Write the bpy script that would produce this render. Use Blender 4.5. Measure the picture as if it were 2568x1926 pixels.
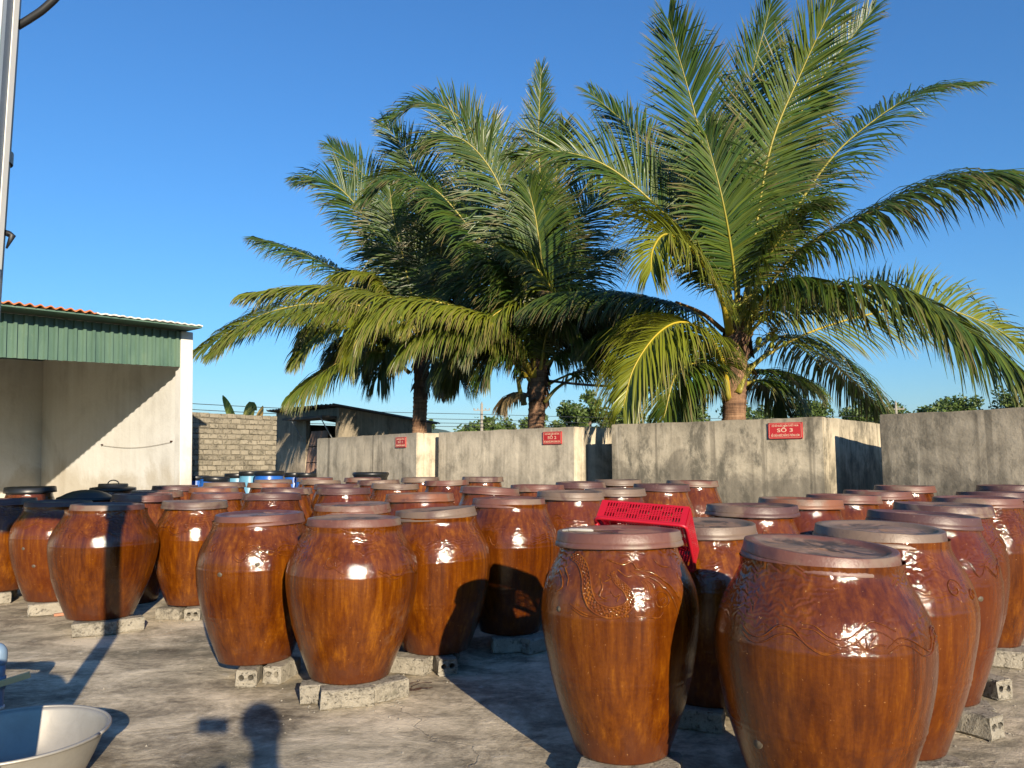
import bpy, bmesh, math, random
from mathutils import Vector, Matrix, noise
from mathutils.geometry import tessellate_polygon

for _o in list(bpy.data.objects):
    bpy.data.objects.remove(_o, do_unlink=True)
scene = bpy.context.scene
COL = scene.collection
R = math.radians
rnd = random.Random(7)

# ------------------------------------------------------------------ camera, sky, sun, exposure
CAM_Z = 1.29
cam_data = bpy.data.cameras.new('camera')
cam_data.sensor_fit = 'HORIZONTAL'
cam_data.sensor_width = 36.0
cam_data.lens = 27.04
cam_data.clip_start = 0.02
cam_data.clip_end = 12000
cam = bpy.data.objects.new('camera', cam_data)
COL.objects.link(cam)
cam.location = (0, 0, CAM_Z)
cam.rotation_euler = (R(90 + 5.743), 0, 0)
scene.camera = cam

SUN_AZ, SUN_EL = R(20.0), R(16.9)        # the sun stands behind the camera, a little to its right
world = bpy.data.worlds.new('World')
scene.world = world
world.use_nodes = True
wn = world.node_tree
for n in list(wn.nodes):
    wn.nodes.remove(n)
w_out = wn.nodes.new('ShaderNodeOutputWorld')
w_bg = wn.nodes.new('ShaderNodeBackground')
w_sky = wn.nodes.new('ShaderNodeTexSky')
w_sky.sky_type = 'NISHITA'
w_sky.sun_disc = False
w_sky.sun_elevation = SUN_EL
w_sky.sun_rotation = math.pi - SUN_AZ
w_sky.altitude = 0
w_sky.air_density = 1.45
w_sky.dust_density = 0.0
w_sky.ozone_density = 10.0
w_bg.inputs['Strength'].default_value = 0.108
wn.links.new(w_sky.outputs[0], w_bg.inputs['Color'])
wn.links.new(w_bg.outputs[0], w_out.inputs['Surface'])

sun_data = bpy.data.lights.new('sun', 'SUN')
sun_data.energy = 5.0
sun_data.angle = R(0.5)
sun_data.color = (1.0, 0.86, 0.66)
sun = bpy.data.objects.new('sun', sun_data)
COL.objects.link(sun)
SUN_DIR = Vector((-math.sin(SUN_AZ) * math.cos(SUN_EL), math.cos(SUN_AZ) * math.cos(SUN_EL), -math.sin(SUN_EL)))
sun.rotation_euler = SUN_DIR.to_track_quat('-Z', 'Y').to_euler()

vs = scene.view_settings
vs.view_transform = 'Standard'
vs.look = 'None'
vs.exposure = 0.76
vs.gamma = 1.0
vs.use_curve_mapping = False
cy = scene.cycles
cy.use_denoising = True
cy.max_bounces = 5
cy.diffuse_bounces = 2
cy.glossy_bounces = 2
cy.transmission_bounces = 3
cy.transparent_max_bounces = 6
cy.volume_bounces = 0
cy.caustics_reflective = False
cy.caustics_refractive = False
cy.sample_clamp_indirect = 6

# ------------------------------------------------------------------ helpers
def link(name, mesh, mat=None, parent=None, smooth=False):
    o = bpy.data.objects.new(name, mesh)
    COL.objects.link(o)
    if mat is not None and not mesh.materials:
        mesh.materials.append(mat)
    if parent is not None:
        o.parent = parent
    if smooth:
        mesh.shade_smooth()
    return o

def tag(o, label, cat, group=None):
    o['label'] = label
    o['category'] = cat
    if group:
        o['group'] = group
    return o

def empty(name, loc=(0, 0, 0), rz=0.0, label=None, cat=None, group=None):
    o = bpy.data.objects.new(name, None)
    COL.objects.link(o)
    o.empty_display_size = 0.1
    o.location = loc
    o.rotation_euler = (0, 0, rz)
    if label:
        tag(o, label, cat, group)
    return o

class MB:
    """collects vertices and faces for one mesh"""
    def __init__(self):
        self.v, self.f, self.c = [], [], []
    def add(self, vs, fs, col=None):
        b = len(self.v)
        self.v.extend(tuple(p) for p in vs)
        self.f.extend(tuple(i + b for i in q) for q in fs)
        if col is not None:
            self.c.extend([col] * len(vs))
        return self
    def box(self, x0, x1, y0, y1, z0, z1, M=None):
        vs = [Vector((x, y, z)) for x in (x0, x1) for y in (y0, y1) for z in (z0, z1)]
        if M is not None:
            vs = [M @ p for p in vs]
        return self.add(vs, [(0, 1, 3, 2), (4, 6, 7, 5), (0, 4, 5, 1), (2, 3, 7, 6), (0, 2, 6, 4), (1, 5, 7, 3)])
    def lathe(self, prof, seg=32, M=None, wob=None, cap0=False, cap1=False):
        vs = []
        for k, (r, z) in enumerate(prof):
            for i in range(seg):
                a = 2 * math.pi * i / seg
                rr, zz = (r, z) if wob is None else wob(r, z, a)
                p = Vector((rr * math.cos(a), rr * math.sin(a), zz))
                vs.append(M @ p if M is not None else p)
        fs = []
        for k in range(len(prof) - 1):
            for i in range(seg):
                j = (i + 1) % seg
                fs.append((k * seg + i, k * seg + j, (k + 1) * seg + j, (k + 1) * seg + i))
        if cap0:
            fs.append(tuple(reversed(range(seg))))
        if cap1:
            fs.append(tuple(range((len(prof) - 1) * seg, len(prof) * seg)))
        return self.add(vs, fs)
    def tube(self, pts, rad, seg=6, cap=True, flat=None):
        pts = [Vector(p) for p in pts]
        n = len(pts)
        if not hasattr(rad, '__len__'):
            rad = [rad] * n
        vs = []
        prev = None
        for i in range(n):
            t = (pts[min(i + 1, n - 1)] - pts[max(i - 1, 0)])
            t = t.normalized() if t.length > 1e-9 else Vector((0, 0, 1))
            if prev is None:
                ref = Vector((0, 0, 1)) if abs(t.z) < 0.9 else Vector((1, 0, 0))
                a = t.cross(ref).normalized()
            else:
                a = (prev - t * prev.dot(t))
                a = a.normalized() if a.length > 1e-6 else t.orthogonal().normalized()
            prev = a
            b = t.cross(a)
            for k in range(seg):
                w = 2 * math.pi * k / seg
                vs.append(pts[i] + a * (rad[i] * math.cos(w)) + b * (rad[i] * math.sin(w) * (flat or 1.0)))
        fs = []
        for i in range(n - 1):
            for k in range(seg):
                j = (k + 1) % seg
                fs.append((i * seg + k, i * seg + j, (i + 1) * seg + j, (i + 1) * seg + k))
        if cap:
            fs.append(tuple(reversed(range(seg))))
            fs.append(tuple(range((n - 1) * seg, n * seg)))
        return self.add(vs, fs)
    def mesh(self, name, colname=None):
        me = bpy.data.meshes.new(name)
        me.from_pydata(self.v, [], self.f)
        if colname and len(self.c) == len(self.v):
            at = me.attributes.new(colname, 'FLOAT_COLOR', 'POINT')
            at.data.foreach_set('color', [x for c in self.c for x in c])
        me.update()
        return me
    def build(self, name, mat, parent=None, smooth=False, colname=None):
        return link(name, self.mesh(name, colname), mat, parent, smooth)

def catmull(pts, m):
    """m + 1 points along a smooth curve through pts"""
    P = [Vector(p) for p in pts]
    P = [P[0] * 2 - P[1]] + P + [P[-1] * 2 - P[-2]]
    n = len(P) - 3
    out = []
    for k in range(m + 1):
        u = k / m * n
        i = min(int(u), n - 1)
        t = u - i
        a, b, c, d = P[i], P[i + 1], P[i + 2], P[i + 3]
        out.append(0.5 * ((2 * b) + (c - a) * t + (2 * a - 5 * b + 4 * c - d) * t * t + (3 * b - a - 3 * c + d) * t ** 3))
    return out

def interp(tab, x):
    for (x0, y0), (x1, y1) in zip(tab, tab[1:]):
        if x <= x1:
            t = (x - x0) / (x1 - x0)
            t = t * t * (3 - 2 * t) if False else t
            return y0 + (y1 - y0) * t
    return tab[-1][1]

def bevel_mesh(o, w, seg=2):
    bm = bmesh.new()
    bm.from_mesh(o.data)
    bmesh.ops.bevel(bm, geom=[e for e in bm.edges], offset=w, segments=seg, affect='EDGES', profile=0.5)
    bm.to_mesh(o.data)
    bm.free()
    return o

# ------------------------------------------------------------------ materials
class NT:
    def __init__(self, name):
        self.m = bpy.data.materials.new(name)
        self.m.use_nodes = True
        self.t = self.m.node_tree
        self.bsdf = self.t.nodes['Principled BSDF']
        self.out = self.t.nodes['Material Output']
    def n(self, kind, **kw):
        nd = self.t.nodes.new('ShaderNode' + kind)
        for k, v in kw.items():
            setattr(nd, k, v)
        return nd
    def l(self, a, b):
        self.t.links.new(a, b)
    def coord(self, scale=(1, 1, 1), kind='Object', loc=(0, 0, 0), rot=(0, 0, 0)):
        tc = self.n('TexCoord')
        mp = self.n('Mapping')
        mp.inputs['Scale'].default_value = scale
        mp.inputs['Location'].default_value = loc
        mp.inputs['Rotation'].default_value = rot
        self.l(tc.outputs[kind], mp.inputs['Vector'])
        return mp.outputs['Vector']
    def geo(self, scale=(1, 1, 1)):
        g = self.n('NewGeometry')
        mp = self.n('Mapping')
        mp.inputs['Scale'].default_value = scale
        self.l(g.outputs['Position'], mp.inputs['Vector'])
        return mp.outputs['Vector']
    def rand(self):
        return self.n('ObjectInfo').outputs['Random']
    def math(self, op, a, b=None, clamp=False):
        m = self.n('Math', operation=op, use_clamp=clamp)
        for i, x in enumerate((a, b)):
            if x is None:
                continue
            if isinstance(x, (int, float)):
                m.inputs[i].default_value = x
            else:
                self.l(x, m.inputs[i])
        return m.outputs[0]
    def noise(self, vec, scale, detail=6, rough=0.6, dist=0.0, w=None):
        nd = self.n('TexNoise')
        if w is not None:
            nd.noise_dimensions = '4D'
            self.l(w, nd.inputs['W'])
        nd.inputs['Scale'].default_value = scale
        nd.inputs['Detail'].default_value = detail
        nd.inputs['Roughness'].default_value = rough
        nd.inputs['Distortion'].default_value = dist
        self.l(vec, nd.inputs['Vector'])
        return nd.outputs['Fac']
    def ramp(self, fac, stops, interp='LINEAR'):
        r = self.n('ValToRGB')
        cr = r.color_ramp
        cr.interpolation = interp
        while len(cr.elements) < len(stops):
            cr.elements.new(0.5)
        for e, (p, c) in zip(cr.elements, stops):
            e.position = p
            e.color = (*c, 1) if len(c) == 3 else c
        self.l(fac, r.inputs['Fac'])
        return r.outputs['Color']
    def mask(self, fac, a, b):
        r = self.n('MapRange')
        r.interpolation_type = 'SMOOTHSTEP'
        r.inputs['From Min'].default_value = a
        r.inputs['From Max'].default_value = b
        self.l(fac, r.inputs['Value'])
        return r.outputs['Result']
    def mix(self, fac, a, b, mode='MIX'):
        m = self.n('Mix', data_type='RGBA', blend_type=mode)
        for sock, x in ((m.inputs[0], fac), (m.inputs[6], a), (m.inputs[7], b)):
            if isinstance(x, (int, float)):
                sock.default_value = x
            elif isinstance(x, tuple):
                sock.default_value = (*x, 1)
            else:
                self.l(x, sock)
        return m.outputs[2]
    def bump(self, h, strength=0.3, dist=0.01, normal=None):
        b = self.n('Bump')
        b.inputs['Strength'].default_value = strength
        b.inputs['Distance'].default_value = dist
        self.l(h, b.inputs['Height'])
        if normal is not None:
            self.l(normal, b.inputs['Normal'])
        self.l(b.outputs['Normal'], self.bsdf.inputs['Normal'])
        return b.outputs['Normal']
    def set(self, color=None, rough=None, metal=None, spec=None):
        for key, x in (('Base Color', color), ('Roughness', rough), ('Metallic', metal), ('Specular IOR Level', spec)):
            if x is None:
                continue
            s = self.bsdf.inputs[key]
            if isinstance(x, (int, float)):
                s.default_value = x
            elif isinstance(x, tuple):
                s.default_value = (*x, 1)
            else:
                self.l(x, s)
        return self

def simple(name, col, rough=0.6, metal=0.0, var=0.25, scale=8.0, bump=0.0, spec=0.5):
    t = NT(name)
    v = t.coord()
    n = t.noise(v, scale, 5, 0.6)
    t.set(t.mix(n, tuple(c * (1 - var) for c in col), tuple(min(1, c * (1 + var)) for c in col)), rough, metal, spec)
    if bump:
        t.bump(t.noise(v, scale * 6, 4), bump, 0.01)
    return t.m

def mat_glaze():
    t = NT('amber_glaze')
    rw = t.math('MULTIPLY', t.rand(), 60.0)
    v = t.coord()
    streak = t.noise(t.coord((20, 20, 0.8)), 1.7, 6, 0.62, 0.25, rw)
    blot = t.noise(v, 3.2, 5, 0.6, 0.3, rw)
    fine = t.noise(v, 70, 3, 0.6, 0, rw)
    drip = t.noise(t.coord((7, 7, 0.35)), 1.5, 3, 0.5, 0.3, rw)
    s = t.math('ADD', t.math('MULTIPLY', streak, 0.72), t.math('MULTIPLY', blot, 0.28))
    s = t.math('ADD', s, t.math('MULTIPLY', t.math('SUBTRACT', fine, 0.5), 0.16))
    hue = t.math('MULTIPLY', t.math('SUBTRACT', t.rand(), 0.5), 0.10)
    s = t.math('ADD', s, hue)
    col = t.ramp(s, [(0.30, (0.044, 0.0092, 0.0015)), (0.43, (0.080, 0.0185, 0.0016)), (0.54, (0.120, 0.0312, 0.0018)), (0.68, (0.215, 0.070, 0.0032))])
    red = t.mask(t.math('FRACT', t.math('MULTIPLY', t.rand(), 13.7)), 0.72, 1.0)
    col = t.mix(t.math('MULTIPLY', red, 0.55), col, (0.095, 0.018, 0.0045))
    # bare darker foot where the glaze was not dipped, own shape on every jar
    sep = t.n('SeparateXYZ')
    t.l(v, sep.inputs[0])
    z = sep.outputs['Z']
    edge = t.math('ADD', z, t.math('MULTIPLY', t.math('SUBTRACT', drip, 0.5), 0.5))
    foot = t.mask(edge, 0.13, 0.02)
    col = t.mix(t.math('MULTIPLY', foot, 0.65), col, (0.075, 0.022, 0.010))
    # glaze faults: pale chips and dark pinholes
    chip = t.mask(t.noise(v, 26, 3, 0.7, 0.8, rw), 0.735, 0.775)
    col = t.mix(t.math('MULTIPLY', chip, 0.75), col, (0.46, 0.33, 0.19))
    pin = t.mask(t.noise(v, 95, 2, 0.5, 0, rw), 0.70, 0.76)
    col = t.mix(t.math('MULTIPLY', pin, 0.6), col, (0.40, 0.20, 0.07))
    dust = t.mask(t.noise(v, 2.3, 6, 0.7, 0.2, rw), 0.62, 0.78)
    col = t.mix(t.math('MULTIPLY', dust, 0.25), col, (0.32, 0.22, 0.13))
    rough = t.math('ADD', t.math('MULTIPLY', dust, 0.14), t.math('ADD', 0.035, t.math('MULTIPLY', blot, 0.07)))
    t.set(col, rough, 0.0, 0.55)
    # combed waves pressed in the shoulder, orange-peel skin below
    wav = t.n('TexWave', wave_type='BANDS', bands_direction='Z')
    wav.inputs['Scale'].default_value = 13
    wav.inputs['Distortion'].default_value = 16
    wav.inputs['Detail'].default_value = 2.5
    wav.inputs['Detail Scale'].default_value = 1.1
    cmb = t.n('CombineXYZ')
    t.l(rw, cmb.inputs[0])
    addv = t.n('VectorMath', operation='ADD')
    t.l(v, addv.inputs[0])
    t.l(cmb.outputs[0], addv.inputs[1])
    t.l(addv.outputs[0], wav.inputs['Vector'])
    zmask = t.math('MULTIPLY', t.mask(z, 0.60, 0.68), t.mask(z, 0.95, 0.88))
    patch = t.mask(t.noise(v, 3.6, 2, 0.5, 0.4, rw), 0.46, 0.56)
    comb = t.math('MULTIPLY', t.math('MULTIPLY', wav.outputs['Fac'], zmask), patch)
    peel = t.noise(v, 62, 4, 0.66, 0.3, rw)
    run = t.noise(t.coord((60, 60, 3)), 1.0, 3, 0.5, 0, rw)
    h = t.math('ADD', t.math('MULTIPLY', comb, 0.9), t.math('ADD', t.math('MULTIPLY', peel, 0.70), t.math('MULTIPLY', run, 0.22)))
    h = t.math('ADD', h, t.math('MULTIPLY', blot, 1.6))
    t.bump(h, 0.26, 0.012)
    return t.m

def mat_lid():
    t = NT('unglazed_clay_lid')
    rw = t.math('MULTIPLY', t.rand(), 47.0)
    v = t.coord()
    tone = t.n('Attribute', attribute_type='OBJECT', attribute_name='tone')
    base = t.ramp(tone.outputs['Fac'], [(0.0, (0.138, 0.053, 0.037)), (0.33, (0.150, 0.104, 0.074)), (0.66, (0.082, 0.036, 0.032)), (1.0, (0.205, 0.078, 0.036))], 'LINEAR')
    n1 = t.noise(v, 2.6, 4, 0.6, 0.5, rw)
    n2 = t.noise(v, 7.5, 6, 0.66, 0.3, rw)
    col = t.mix(t.mask(n1, 0.50, 0.60), base, (0.175, 0.118, 0.082))
    col = t.mix(t.math('MULTIPLY', t.mask(n1, 0.46, 0.36), 0.75), col, (0.066, 0.027, 0.025))
    sep = t.n('SeparateXYZ')
    t.l(v, sep.inputs[0])
    xy = t.n('CombineXYZ')
    t.l(sep.outputs['X'], xy.inputs[0])
    t.l(sep.outputs['Y'], xy.inputs[1])
    ln = t.n('VectorMath', operation='LENGTH')
    t.l(xy.outputs[0], ln.inputs[0])
    # dried puddle marks in the dish of the lid
    dish = t.mask(t.math('ADD', ln.outputs['Value'], t.math('MULTIPLY', t.math('SUBTRACT', n2, 0.5), 0.09)), 0.215, 0.190)
    pud = t.mask(t.noise(v, 5.0, 5, 0.62, 1.2, rw), 0.47, 0.55)
    dcol = t.mix(pud, (0.310, 0.175, 0.110), (0.050, 0.034, 0.027))
    dcol = t.mix(t.math('MULTIPLY', t.mask(n2, 0.45, 0.65), 0.7), dcol, (0.200, 0.130, 0.086))
    col = t.mix(t.math('MULTIPLY', dish, 0.85), col, dcol)
    spk = t.noise(v, 60, 3, 0.7, 0, rw)
    col = t.mix(t.math('MULTIPLY', t.mask(spk, 0.60, 0.72), 0.30), col, (0.30, 0.22, 0.16))
    col = t.mix(t.math('MULTIPLY', t.mask(spk, 0.40, 0.30), 0.4), col, (0.07, 0.04, 0.035))
    t.set(col, t.math('ADD', 0.30, t.math('MULTIPLY', n2, 0.30)), 0.0, 0.55)
    t.bump(t.math('ADD', t.noise(v, 90, 4, 0.6, 0, rw), t.math('MULTIPLY', n2, 1.5)), 0.22, 0.006)
    return t.m

def mat_yard():
    t = NT('yard_concrete')
    v = t.geo()
    big = t.noise(v, 0.55, 6, 0.62, 0.8)
    med = t.noise(t.geo((1.0, 1.35, 1)), 2.3, 10, 0.74, 0.5)
    fine = t.noise(v, 24, 6, 0.7)
    f = t.math('ADD', t.math('MULTIPLY', med, 0.55), t.math('MULTIPLY', big, 0.45))
    f = t.math('ADD', f, t.math('MULTIPLY', t.math('SUBTRACT', fine, 0.5), 0.18))
    col = t.ramp(f, [(0.39, (0.120, 0.098, 0.066)), (0.46, (0.285, 0.238, 0.164)), (0.52, (0.500, 0.420, 0.292)), (0.60, (0.760, 0.645, 0.460))])
    moss = t.mask(t.noise(t.geo((1, 1.6, 1)), 0.7, 8, 0.70, 0.6), 0.50, 0.64)
    col = t.mix(t.math('MULTIPLY', moss, 0.60), col, (0.120, 0.112, 0.074))
    scale = t.mask(t.noise(v, 6.0, 9, 0.76, 0.4), 0.58, 0.66)
    col = t.mix(t.math('MULTIPLY', scale, 0.6), col, (0.54, 0.48, 0.38))
    rust = t.mask(t.noise(v, 2.2, 5, 0.6, 0.6), 0.66, 0.76)
    col = t.mix(t.math('MULTIPLY', rust, 0.5), col, (0.42, 0.26, 0.13))
    grit = t.mask(t.noise(v, 130, 2, 0.5), 0.66, 0.74)
    col = t.mix(t.math('MULTIPLY', grit, 0.6), col, (0.07, 0.06, 0.05))
    vor = t.n('TexVoronoi', feature='DISTANCE_TO_EDGE')
    vor.inputs['Scale'].default_value = 0.20
    wv = t.n('VectorMath', operation='ADD')
    t.l(v, wv.inputs[0])
    nz = t.n('TexNoise')
    nz.inputs['Scale'].default_value = 2.2
    nz.inputs['Detail'].default_value = 6
    t.l(v, nz.inputs['Vector'])
    t.l(nz.outputs['Color'], wv.inputs[1])
    t.l(wv.outputs[0], vor.inputs['Vector'])
    crack = t.mask(vor.outputs['Distance'], 0.0022, 0.0004)
    col = t.mix(t.math('MULTIPLY', crack, 0.25), col, (0.09, 0.08, 0.06))
    t.set(col, t.math('ADD', 0.72, t.math('MULTIPLY', fine, 0.2)), 0, 0.3)
    h = t.math('ADD', t.math('MULTIPLY', fine, 0.5), t.math('ADD', t.math('MULTIPLY', med, 1.2), t.math('MULTIPLY', t.noise(v, 90, 4), 0.25)))
    h = t.math('SUBTRACT', h, t.math('MULTIPLY', crack, 0.6))
    t.bump(h, 0.55, 0.02)
    return t.m

def mat_tank(name, mold, base=(0.50, 0.43, 0.32)):
    t = NT(name)
    v = t.geo()
    st = t.noise(t.geo((5.5, 5.5, 0.28)), 1.0, 7, 0.66, 0.5)
    med = t.noise(v, 2.4, 7, 0.66, 0.5)
    fine = t.noise(v, 22, 5, 0.65)
    sep = t.n('SeparateXYZ')
    t.l(v, sep.inputs[0])
    z = sep.outputs['Z']
    f = t.math('ADD', t.math('MULTIPLY', st, 0.55), t.math('MULTIPLY', med, 0.45))
    f = t.math('ADD', f, t.math('MULTIPLY', t.math('SUBTRACT', fine, 0.5), 0.14))
    b = base
    col = t.ramp(f, [(0.34, tuple(c * 0.40 for c in b)), (0.45, tuple(c * 0.76 for c in b)), (0.54, b), (0.66, tuple(min(1, c * 1.25) for c in b))])
    # mould grown in blotches and runs below the rim
    mz = t.math('ADD', t.noise(t.geo((3.2, 3.2, 1.5)), 1.6, 9, 0.78, 0.3), t.math('MULTIPLY', t.math('SUBTRACT', t.noise(t.geo((1.4, 1.4, 1.0)), 1.1, 6, 0.7, 0.4), 0.5), 0.7))
    mm = t.mask(mz, 0.56 - 0.14 * mold, 0.76 - 0.12 * mold)
    col = t.mix(t.math('MULTIPLY', mm, 0.35 + 0.5 * mold), col, (0.075, 0.072, 0.055))
    rim = t.mask(t.math('ADD', z, t.math('MULTIPLY', t.math('SUBTRACT', st, 0.5), 1.1)), 1.62, 1.92)
    col = t.mix(t.math('MULTIPLY', rim, 0.45), col, (0.10, 0.085, 0.060))
    drip = t.mask(t.noise(t.geo((7, 7, 0.10)), 1.0, 3, 0.5, 0.1), 0.60, 0.70)
    col = t.mix(t.math('MULTIPLY', drip, 0.55), col, (0.085, 0.075, 0.055))
    damp = t.mask(t.math('ADD', z, t.math('MULTIPLY', t.math('SUBTRACT', med, 0.5), 1.5)), 1.35, 0.95)
    col = t.mix(t.math('MULTIPLY', damp, 0.15 + 0.55 * mold), col, (0.10, 0.09, 0.07))
    pale = t.mask(t.noise(t.geo((9, 9, 0.5)), 1.0, 5, 0.6, 0.3), 0.60, 0.72)
    col = t.mix(t.math('MULTIPLY', pale, 0.35), col, (0.66, 0.58, 0.44))
    t.set(col, 0.88, 0, 0.2)
    t.bump(t.math('ADD', t.math('MULTIPLY', fine, 0.6), med), 0.35, 0.02)
    return t.m

def mat_plaster():
    t = NT('limewashed_plaster')
    v = t.geo()
    a = t.noise(v, 1.1, 7, 0.66, 0.6)
    b = t.noise(t.geo((4, 4, 0.3)), 1.0, 5, 0.6, 0.4)
    col = t.ramp(t.math('ADD', t.math('MULTIPLY', a, 0.6), t.math('MULTIPLY', b, 0.4)), [(0.34, (0.50, 0.485, 0.45)), (0.48, (0.63, 0.62, 0.585)), (0.62, (0.70, 0.695, 0.665))])
    sc = t.mask(t.noise(v, 3.0, 8, 0.75, 1.6), 0.66, 0.74)
    col = t.mix(t.math('MULTIPLY', sc, 0.5), col, (0.26, 0.23, 0.18))
    sep = t.n('SeparateXYZ')
    t.l(v, sep.inputs[0])
    damp = t.mask(t.math('ADD', sep.outputs['Z'], t.math('MULTIPLY', t.math('SUBTRACT', a, 0.5), 1.6)), 1.25, 0.85)
    col = t.mix(t.math('MULTIPLY', damp, 0.45), col, (0.40, 0.33, 0.22))
    t.set(col, 0.9, 0, 0.15)
    t.bump(t.noise(v, 18, 5), 0.25, 0.02)
    return t.m

def mat_cement(name, base, var=0.5, scale=9.0, dark=0.4):
    t = NT(name)
    rw = t.math('MULTIPLY', t.rand(), 31.0)
    v = t.coord()
    a = t.noise(v, scale, 7, 0.68, 0.4, rw)
    b = t.noise(v, scale * 7, 4, 0.7, 0, rw)
    f = t.math('ADD', t.math('MULTIPLY', a, 0.6), t.math('MULTIPLY', b, 0.4))
    f = t.math('ADD', f, t.math('MULTIPLY', t.math('SUBTRACT', t.rand(), 0.5), 0.14))
    col = t.ramp(f, [(0.30, tuple(c * (1 - var) * 0.6 for c in base)), (0.46, tuple(c * (1 - var * 0.35) for c in base)), (0.60, base), (0.76, tuple(min(1, c * 1.25) for c in base))])
    m = t.mask(t.noise(v, scale * 0.7, 6, 0.7, 0.5, rw), 0.54, 0.66)
    col = t.mix(t.math('MULTIPLY', m, dark), col, (0.085, 0.080, 0.055))
    t.set(col, 0.92, 0, 0.15)
    pit = t.mask(t.noise(v, scale * 4, 3, 0.6, 0.2, rw), 0.42, 0.33)
    col2 = t.mix(t.math('MULTIPLY', pit, 0.6), col, (0.06, 0.055, 0.045))
    t.l(col2, t.bsdf.inputs['Base Color'])
    t.bump(t.math('SUBTRACT', t.math('ADD', a, t.math('MULTIPLY', b, 0.9)), t.math('MULTIPLY', pit, 0.5)), 0.8, 0.016)
    return t.m

def mat_leaf(name, dark, light, yellow, dry, rough=0.34, trans=0.22):
    t = NT(name)
    at = t.n('Attribute', attribute_name='tint')
    sep = t.n('SeparateColor')
    t.l(at.outputs['Color'], sep.inputs[0])
    col = t.mix(sep.outputs[2], dark, light)
    col = t.mix(sep.outputs[0], col, yellow)
    col = t.mix(sep.outputs[1], col, dry)
    t.set(col, rough, 0, 0.5)
    tr = t.n('BsdfTranslucent')
    t.l(t.mix(0.5, col, yellow), tr.inputs['Color'])
    mx = t.n('MixShader')
    mx.inputs[0].default_value = trans
    t.l(t.bsdf.outputs[0], mx.inputs[1])
    t.l(tr.outputs[0], mx.inputs[2])
    t.l(mx.outputs[0], t.out.inputs['Surface'])
    return t.m

def mat_trunk():
    t = NT('palm_trunk_bark')
    v = t.coord()
    ring = t.noise(t.coord((1.5, 1.5, 16)), 1.2, 5, 0.65, 0.5)
    fib = t.noise(t.coord((18, 18, 2.5)), 1.4, 5, 0.7, 0.3)
    f = t.math('ADD', t.math('MULTIPLY', ring, 0.6), t.math('MULTIPLY', fib, 0.4))
    t.set(t.ramp(f, [(0.32, (0.060, 0.034, 0.022)), (0.48, (0.175, 0.098, 0.058)), (0.62, (0.300, 0.180, 0.105)), (0.75, (0.420, 0.300, 0.190))]), 0.85, 0, 0.2)
    t.bump(f, 0.7, 0.03)
    return t.m

def mat_green_sheet():
    t = NT('green_painted_sheet')
    v = t.geo()
    a = t.noise(t.geo((3, 3, 0.6)), 1.4, 6, 0.65, 0.3)
    col = t.ramp(a, [(0.3, (0.060, 0.115, 0.088)), (0.55, (0.100, 0.170, 0.125)), (0.75, (0.150, 0.215, 0.145))])
    d = t.mask(t.noise(v, 14, 5, 0.7), 0.62, 0.75)
    col = t.mix(t.math('MULTIPLY', d, 0.4), col, (0.30, 0.33, 0.22))
    t.set(col, 0.42, 0.0, 0.4)
    return t.m

def mat_alu():
    t = NT('dull_aluminium')
    v = t.coord((1, 1, 8))
    a = t.noise(v, 3, 6, 0.65)
    b = t.noise(t.coord(), 9, 6, 0.7, 0.4)
    t.set(t.mix(b, (0.30, 0.28, 0.24), (0.52, 0.485, 0.42)), t.math('ADD', 0.40, t.math('MULTIPLY', a, 0.18)), 0.55, 0.5)
    t.bump(b, 0.12, 0.01)
    return t.m

def mat_hill():
    t = NT('wooded_hill')
    v = t.geo((0.006, 0.006, 0.012))
    t.set(t.ramp(t.noise(v, 1.0, 8, 0.65), [(0.35, (0.030, 0.052, 0.022)), (0.6, (0.062, 0.092, 0.040))]), 0.95, 0, 0.1)
    return t.m

def mat_field():
    t = NT('field_soil_and_grass')
    v = t.geo()
    t.set(t.ramp(t.noise(v, 0.15, 8, 0.66, 0.4), [(0.35, (0.05, 0.075, 0.022)), (0.5, (0.085, 0.11, 0.035)), (0.65, (0.17, 0.14, 0.075))]), 0.95, 0, 0.1)
    return t.m

def mat_banner():
    """printed sign sheet: white with blue water shapes"""
    t = NT('printed_banner_sheet')
    v = t.coord()
    w = t.noise(v, 2.6, 4, 0.55, 1.4)
    sep = t.n('SeparateXYZ')
    t.l(v, sep.inputs[0])
    band = t.math('MULTIPLY', t.mask(sep.outputs['Z'], 2.32, 2.36), t.mask(sep.outputs['Z'], 2.77, 2.75))
    col = t.mix(t.math('MULTIPLY', band, t.mask(w, 0.36, 0.56)), (0.78, 0.80, 0.80), (0.12, 0.52, 0.68))
    t.set(col, 0.4, 0, 0.4)
    return t.m

GLAZE, CLAY = mat_glaze(), mat_lid()
YARD = mat_yard()
TANK_PALE, TANK_MOULD, TANK_GREY = mat_tank('tank_render_pale', 0.12, (0.60, 0.52, 0.385)), mat_tank('tank_render_mouldy', 0.8, (0.50, 0.43, 0.31)), mat_tank('tank_render_grey', 0.6, (0.46, 0.39, 0.28))
HUTWALL = mat_tank('hut_render', 0.35, (0.44, 0.37, 0.27))
PLASTER = mat_plaster()
CEMENT = mat_cement('hollow_block_cement', (0.37, 0.335, 0.27), 0.6, 14, 0.6)
WALLBLOCK = mat_cement('wall_block_cement', (0.30, 0.265, 0.20), 0.55, 4, 0.8)
MORTAR = mat_cement('mortar', (0.20, 0.18, 0.14), 0.5, 4, 0.6)
LEAF = mat_leaf('coconut_leaflet', (0.011, 0.035, 0.008), (0.052, 0.108, 0.015), (0.26, 0.265, 0.018), (0.28, 0.19, 0.09), 0.36, 0.2)
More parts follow.
